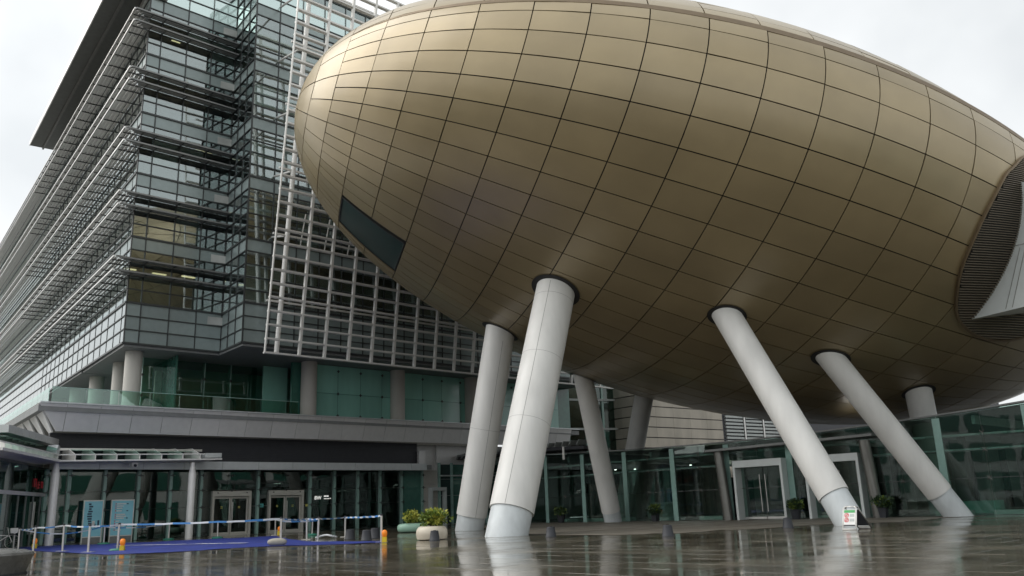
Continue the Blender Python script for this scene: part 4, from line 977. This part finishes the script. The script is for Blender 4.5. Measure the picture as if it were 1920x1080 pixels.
mb.build('bowl', 'planter_green', pg, True); foliage('foliage', (-5.55, 45.2, .74), (.36, .34, .30), 800, 'leaf', pg, .12, 5); foliage('foliage', (-5.55, 45.1, .78), (.35, .34, .28), 450, 'leaf_light', pg, .12, 6); mb = MB(); mb.lathe((-5.55, 45.2, .44), [(.34, 0), (.32, .045), (.05, .06)], 20); mb.build('soil', 'soil', pg)
for k, (r, lab) in enumerate(((-38.9, 'left of the far slanted leg'), (-31.0, 'in the middle of the pavilion front'), (-22.3, 'between the two pavilion doors'), (-18.0, 'right of the right pavilion door'))):
    c = PA(r, -.75, 0); e = empty('door_plant', tuple(c), 'dark square pot with a small green plant '+lab, 'potted plant', 'potted plants along the pavilion glass')
    mb = MB(); mb.lathe(c, [(.19, 0), (.26, .45), (.275, .48), (.245, .48), (.23, .44)], 4 if k % 2 else 20); mb.build('pot', 'rubber_black', e, 'auto'); foliage('foliage', c+Vector((0, 0, .66)), (.33, .33, .24), 500, 'leaf_dark', e, .13, 10+k); foliage('foliage', c+Vector((0, 0, .70)), (.30, .30, .22), 160, 'leaf', e, .12, 20+k)
# ------------------------------------------------------------------ folding sign
sg = empty('folding_sign', (10.75, 28.7, 0), 'white folding A-frame sign with green header beside the slanted leg', 'sign')
def ALEG(bl, br, tl, tr, front):
    bl, br, tl, tr = map(Vector, (bl, br, tl, tr)); mb = MB(); n = (br-bl).cross(tl-bl).normalized()
    mb.path([bl, bl.lerp(tl, .93), tl.lerp(tr, .15)+(tl-bl)*.0, tl.lerp(tr, .85), br.lerp(tr, .93), br, bl], .022, 8); fo = mb.build('frame', 'white_steel' if front else 'steel_grey', sg, True)
    def Q(u, v, o=0): return bl.lerp(br, u).lerp(tl.lerp(tr, u), v)+n*o
    mb = MB(); mb.prism([Q(.06, .14), Q(.94, .14), Q(.94, .86), Q(.06, .86)], n*.012); mb.build('panel', 'print_white' if front else 'rubber_black', sg)
    if front:
        for (u0, u1, v0, v1, m_) in ((.08, .92, .72, .84, 'sign_green'), (.08, .92, .14, .19, 'rubber_black'), (.52, .86, .55, .67, 'louvre_grey'), (.52, .86, .34, .46, 'louvre_grey')):
            mb = MB(); mb.prism([Q(u0, v0, .014), Q(u1, v0, .014), Q(u1, v1, .014), Q(u0, v1, .014)], n*.003); mb.build('print', m_, sg)
        for v in (.61, .40):
            mb = MB(); c = Q(.28, v, .017); ax = (br-bl).normalized(); ay = (tl-bl).normalized(); k = 18; R1, R2 = .075, .05
            for q in range(k):
                a = 2*math.pi*q/k
                for rr in (R1, R2): mb.v.append(tuple(c+ax*rr*math.cos(a)+ay*rr*math.sin(a)))
            for q in range(k): mb.f.append((2*q, 2*((q+1) % k), 2*((q+1) % k)+1, 2*q+1))
            mb.quad(c-ax*.05-ay*.03+n*.001, c-ax*.03-ay*.05+n*.001, c+ax*.05+ay*.03+n*.001, c+ax*.03+ay*.05+n*.001); mb.build('prohibition_symbol', 'print_red', sg)
    else:
        mb = MB(); mb.prism([Q(.08, .03, .0), Q(.92, .03, .0), Q(.92, .12, .0), Q(.08, .12, .0)], n*.02); mb.build('foot_bar', 'white_steel', sg)
ALEG((10.42, 28.62, .02), (10.74, 28.32, .02), (10.62, 28.86, .72), (10.92, 28.56, .72), True)
ALEG((11.06, 28.92, .02), (11.36, 28.62, .02), (10.66, 28.88, .72), (10.96, 28.58, .72), False)
# ------------------------------------------------------------------ poster stands
for (s0, s1, lab, lay) in ((15.72, 16.76, 'light blue poster stand with dark figure, left one', 0), (17.16, 18.42, 'wider light blue poster stand with red and white text lines', 1)):
    e = empty('poster_stand', tuple(FP((s0+s1)/2, -50.9, 0)), lab, 'poster', 'poster stands'); fr = MB(); w = .05
    for a, b, z0, z1 in ((s0, s0+w, 0, 2.26), (s1-w, s1, 0, 2.26), (s0+w, s1-w, 2.2, 2.26), (s0+w, s1-w, .28, .33)): fr.box(FP, a, b, -51.1, -50.98, z0, z1)
    fr.build('frame', 'alu', e); mb = MB(); mb.box(FP, s0+w, s1-w, -51.08, -51.0, .33, 2.2); mb.build('poster', 'poster_blue', e); mb = MB(); mb.box(FP, s0+w, s1-w, -51.09, -50.99, .0, .28); mb.build('base_panel', 'alu_dark', e)
    if lay == 0:
        rects = [(s0+.26+.04*math.sin(k), s0+.40+.10*abs(math.sin(k*1.7)), 2.0-.13*k, 2.09-.13*k, 'print_dark') for k in range(10)]+[(s0+.5, s0+.64, .85, 1.15, 'print_white'), (s0+.62, s0+.70, .8, 1.0, 'print_dark'), (s0+.78, s0+.88, .8, 1.18, 'print_dark')]
    else:
        rects = []
        for k, (zz, wd) in enumerate(((2.0, .5), (1.88, .34), (1.76, .3), (1.62, .28), (1.42, .48), (1.32, .52), (1.22, .42), (1.06, .18), (.92, .42), (.80, .44), (.70, .4), (.58, .3))):
            rects += [(s0+.24, s0+.28, zz, zz+.08, 'print_red'), (s0+.32, s0+.32+wd, zz, zz+.06, 'print_white')]
            if k % 3 == 0: rects.append((s0+.85, s0+.95, zz, zz+.06, 'print_dark'))
    for a, b, z0, z1, m_ in rects: mb = MB(); mb.box(FP, a, b, -50.999, -50.994, z0, z1); mb.build('poster_print', m_, e)
# ------------------------------------------------------------------ bicycle
bk = empty('bicycle', (-24.0, 40.4, 0), 'pale bicycle with a white front basket parked at the far left', 'bicycle')
bd = Vector((.80, .60, 0)); B0 = Vector((-24.4, 40.1, 0))
def BP(a, z, o=0): return B0+bd*a+Vector((-.6, .8, 0))*o+Vector((0, 0, z))
for a in (0, 1.05):
    mb = MB(); mb.path([BP(a+.33*math.cos(q*math.pi/12), .34+.33*math.sin(q*math.pi/12)) for q in range(25)], .018, 8); w_ = mb.build('wheel', 'rubber_black', bk, True)
    mb = MB(); mb.path([BP(a+.305*math.cos(q*math.pi/12), .34+.305*math.sin(q*math.pi/12)) for q in range(25)], .010, 6); mb.build('rim', 'post_steel', w_)
    mb = MB()
    for q in range(12): mb.tube(BP(a, .34), BP(a+.31*math.cos(q*math.pi/6), .34+.31*math.sin(q*math.pi/6)), .003, .003, 4)
    mb.build('spokes', 'post_steel', w_)
mb = MB(); mb.path([BP(0, .34), BP(.42, .30), BP(.33, .78), BP(0, .34)], .018, 8); mb.path([BP(.42, .30), BP(.88, .62), BP(.36, .66)], .02, 8); mb.path([BP(1.05, .34), BP(.90, .66), BP(.84, .95)], .018, 8); mb.build('frame', 'white_steel', bk, True)
mb = MB(); mb.path([BP(.78, .97, -.27), BP(.84, .97, -.1), BP(.84, .97, .1), BP(.78, .97, .27)], .015, 8); mb.build('handlebar', 'post_steel', bk)
blob('saddle', 'rubber_black', BP(.30, .82), (.12, .08, .04), bk, (14, 8)); mb = MB(); mb.prism([BP(.95, .72, -.16), BP(1.22, .72, -.16), BP(1.28, .95, -.2), BP(.92, .95, -.2)], Vector((-.6, .8, 0))*.36); mb.build('basket', 'print_white', bk)
# ------------------------------------------------------------------ stone bowl seat, bottom left
sb = empty('stone_bench', (-12.55, 20.3, 0), 'large round wet grey stone bench in the bottom left corner', 'bench'); mb = MB()
mb.lathe((-12.55, 20.3, 0), [(1.04, 0), (1.06, .05), (1.12, .25), (1.18, .38), (1.20, .43), (1.17, .48), (1.0, .535), (.6, .57), (.1, .58)], 56); mb.build('bench_top', 'stone_grey', sb, 'auto')
mb = MB(); mb.lathe((-12.55, 20.3, 0), [(1.08, .0), (1.08, .03), (.6, .035)], 40); mb.build('plinth', 'rubber_black', sb)

# ------------------------------------------------------------------ person inside the pavilion glass, right edge
def person(base, face):
    e = empty('person', tuple(base), 'person in dark clothes standing behind the pavilion glass at right', 'person'); b = Vector(base); f = Vector(face).normalized(); r_ = Vector((f.y, -f.x, 0))
    J = {'pel': (0, 0, .95), 'spi': (0, 0, 1.15), 'che': (.02, 0, 1.34), 'nec': (.02, 0, 1.50), 'hea': (.04, 0, 1.62), 'crn': (.04, 0, 1.72), 'shl': (.0, .19, 1.42), 'ell': (-.02, .25, 1.14), 'wrl': (.10, .23, .92), 'hal': (.13, .22, .82), 'shr': (.0, -.19, 1.42), 'elr': (-.02, -.25, 1.14), 'wrr': (.08, -.22, .91), 'har': (.11, -.21, .82),
         'hil': (0, .10, .90), 'knl': (.02, .11, .50), 'anl': (-.01, .12, .09), 'tol': (.14, .13, .04), 'hir': (0, -.10, .90), 'knr': (.03, -.11, .50), 'anr': (.01, -.12, .09), 'tor': (.16, -.13, .04)}
    E_ = [('pel', 'spi'), ('spi', 'che'), ('che', 'nec'), ('nec', 'hea'), ('hea', 'crn'), ('che', 'shl'), ('shl', 'ell'), ('ell', 'wrl'), ('wrl', 'hal'), ('che', 'shr'), ('shr', 'elr'), ('elr', 'wrr'), ('wrr', 'har'), ('pel', 'hil'), ('hil', 'knl'), ('knl', 'anl'), ('anl', 'tol'), ('pel', 'hir'), ('hir', 'knr'), ('knr', 'anr'), ('anr', 'tor')]
    rad = {'pel': .15, 'spi': .14, 'che': .16, 'nec': .06, 'hea': .095, 'crn': .075, 'shl': .075, 'shr': .075, 'ell': .05, 'elr': .05, 'wrl': .036, 'wrr': .036, 'hal': .04, 'har': .04, 'hil': .10, 'hir': .10, 'knl': .068, 'knr': .068, 'anl': .045, 'anr': .045, 'tol': .04, 'tor': .04}
    ks = list(J); me = bpy.data.meshes.new('body'); me.from_pydata([tuple(f*J[k][0]+r_*J[k][1]+Vector((0, 0, J[k][2]))+b) for k in ks], [(ks.index(a), ks.index(c)) for a, c in E_], [])
    o = bpy.data.objects.new('body', me); col.objects.link(o); o.parent = e; me.materials.append(M['cloth_dark'])
    m1 = o.modifiers.new('skin', 'SKIN'); m1.use_smooth_shade = True; o.modifiers.new('sub', 'SUBSURF').levels = 2; o.modifiers['sub'].render_levels = 2
    if not me.skin_vertices: me.attributes.new('skin_vertex', 'FLOAT2', 'POINT') if False else None
    bmx = bmesh.new(); bmx.from_mesh(me); lay = bmx.verts.layers.skin.verify(); bmx.verts.ensure_lookup_table()
    for i, k in enumerate(ks): bmx.verts[i][lay].radius = (rad[k], rad[k]); bmx.verts[i][lay].use_root = (k == 'pel')
    bmx.to_mesh(me); bmx.free()
    blob('head', 'skin', b+f*.05+Vector((0, 0, 1.63)), (.078, .078, .11), e, (16, 12), sq=2.0); blob('hair', 'cloth_dark', b+f*.02+Vector((0, 0, 1.67)), (.085, .085, .09), e, (16, 12), sq=2.0)
person(PA(-12.35, 1.3, .012), (-1, .3, 0))

settle()
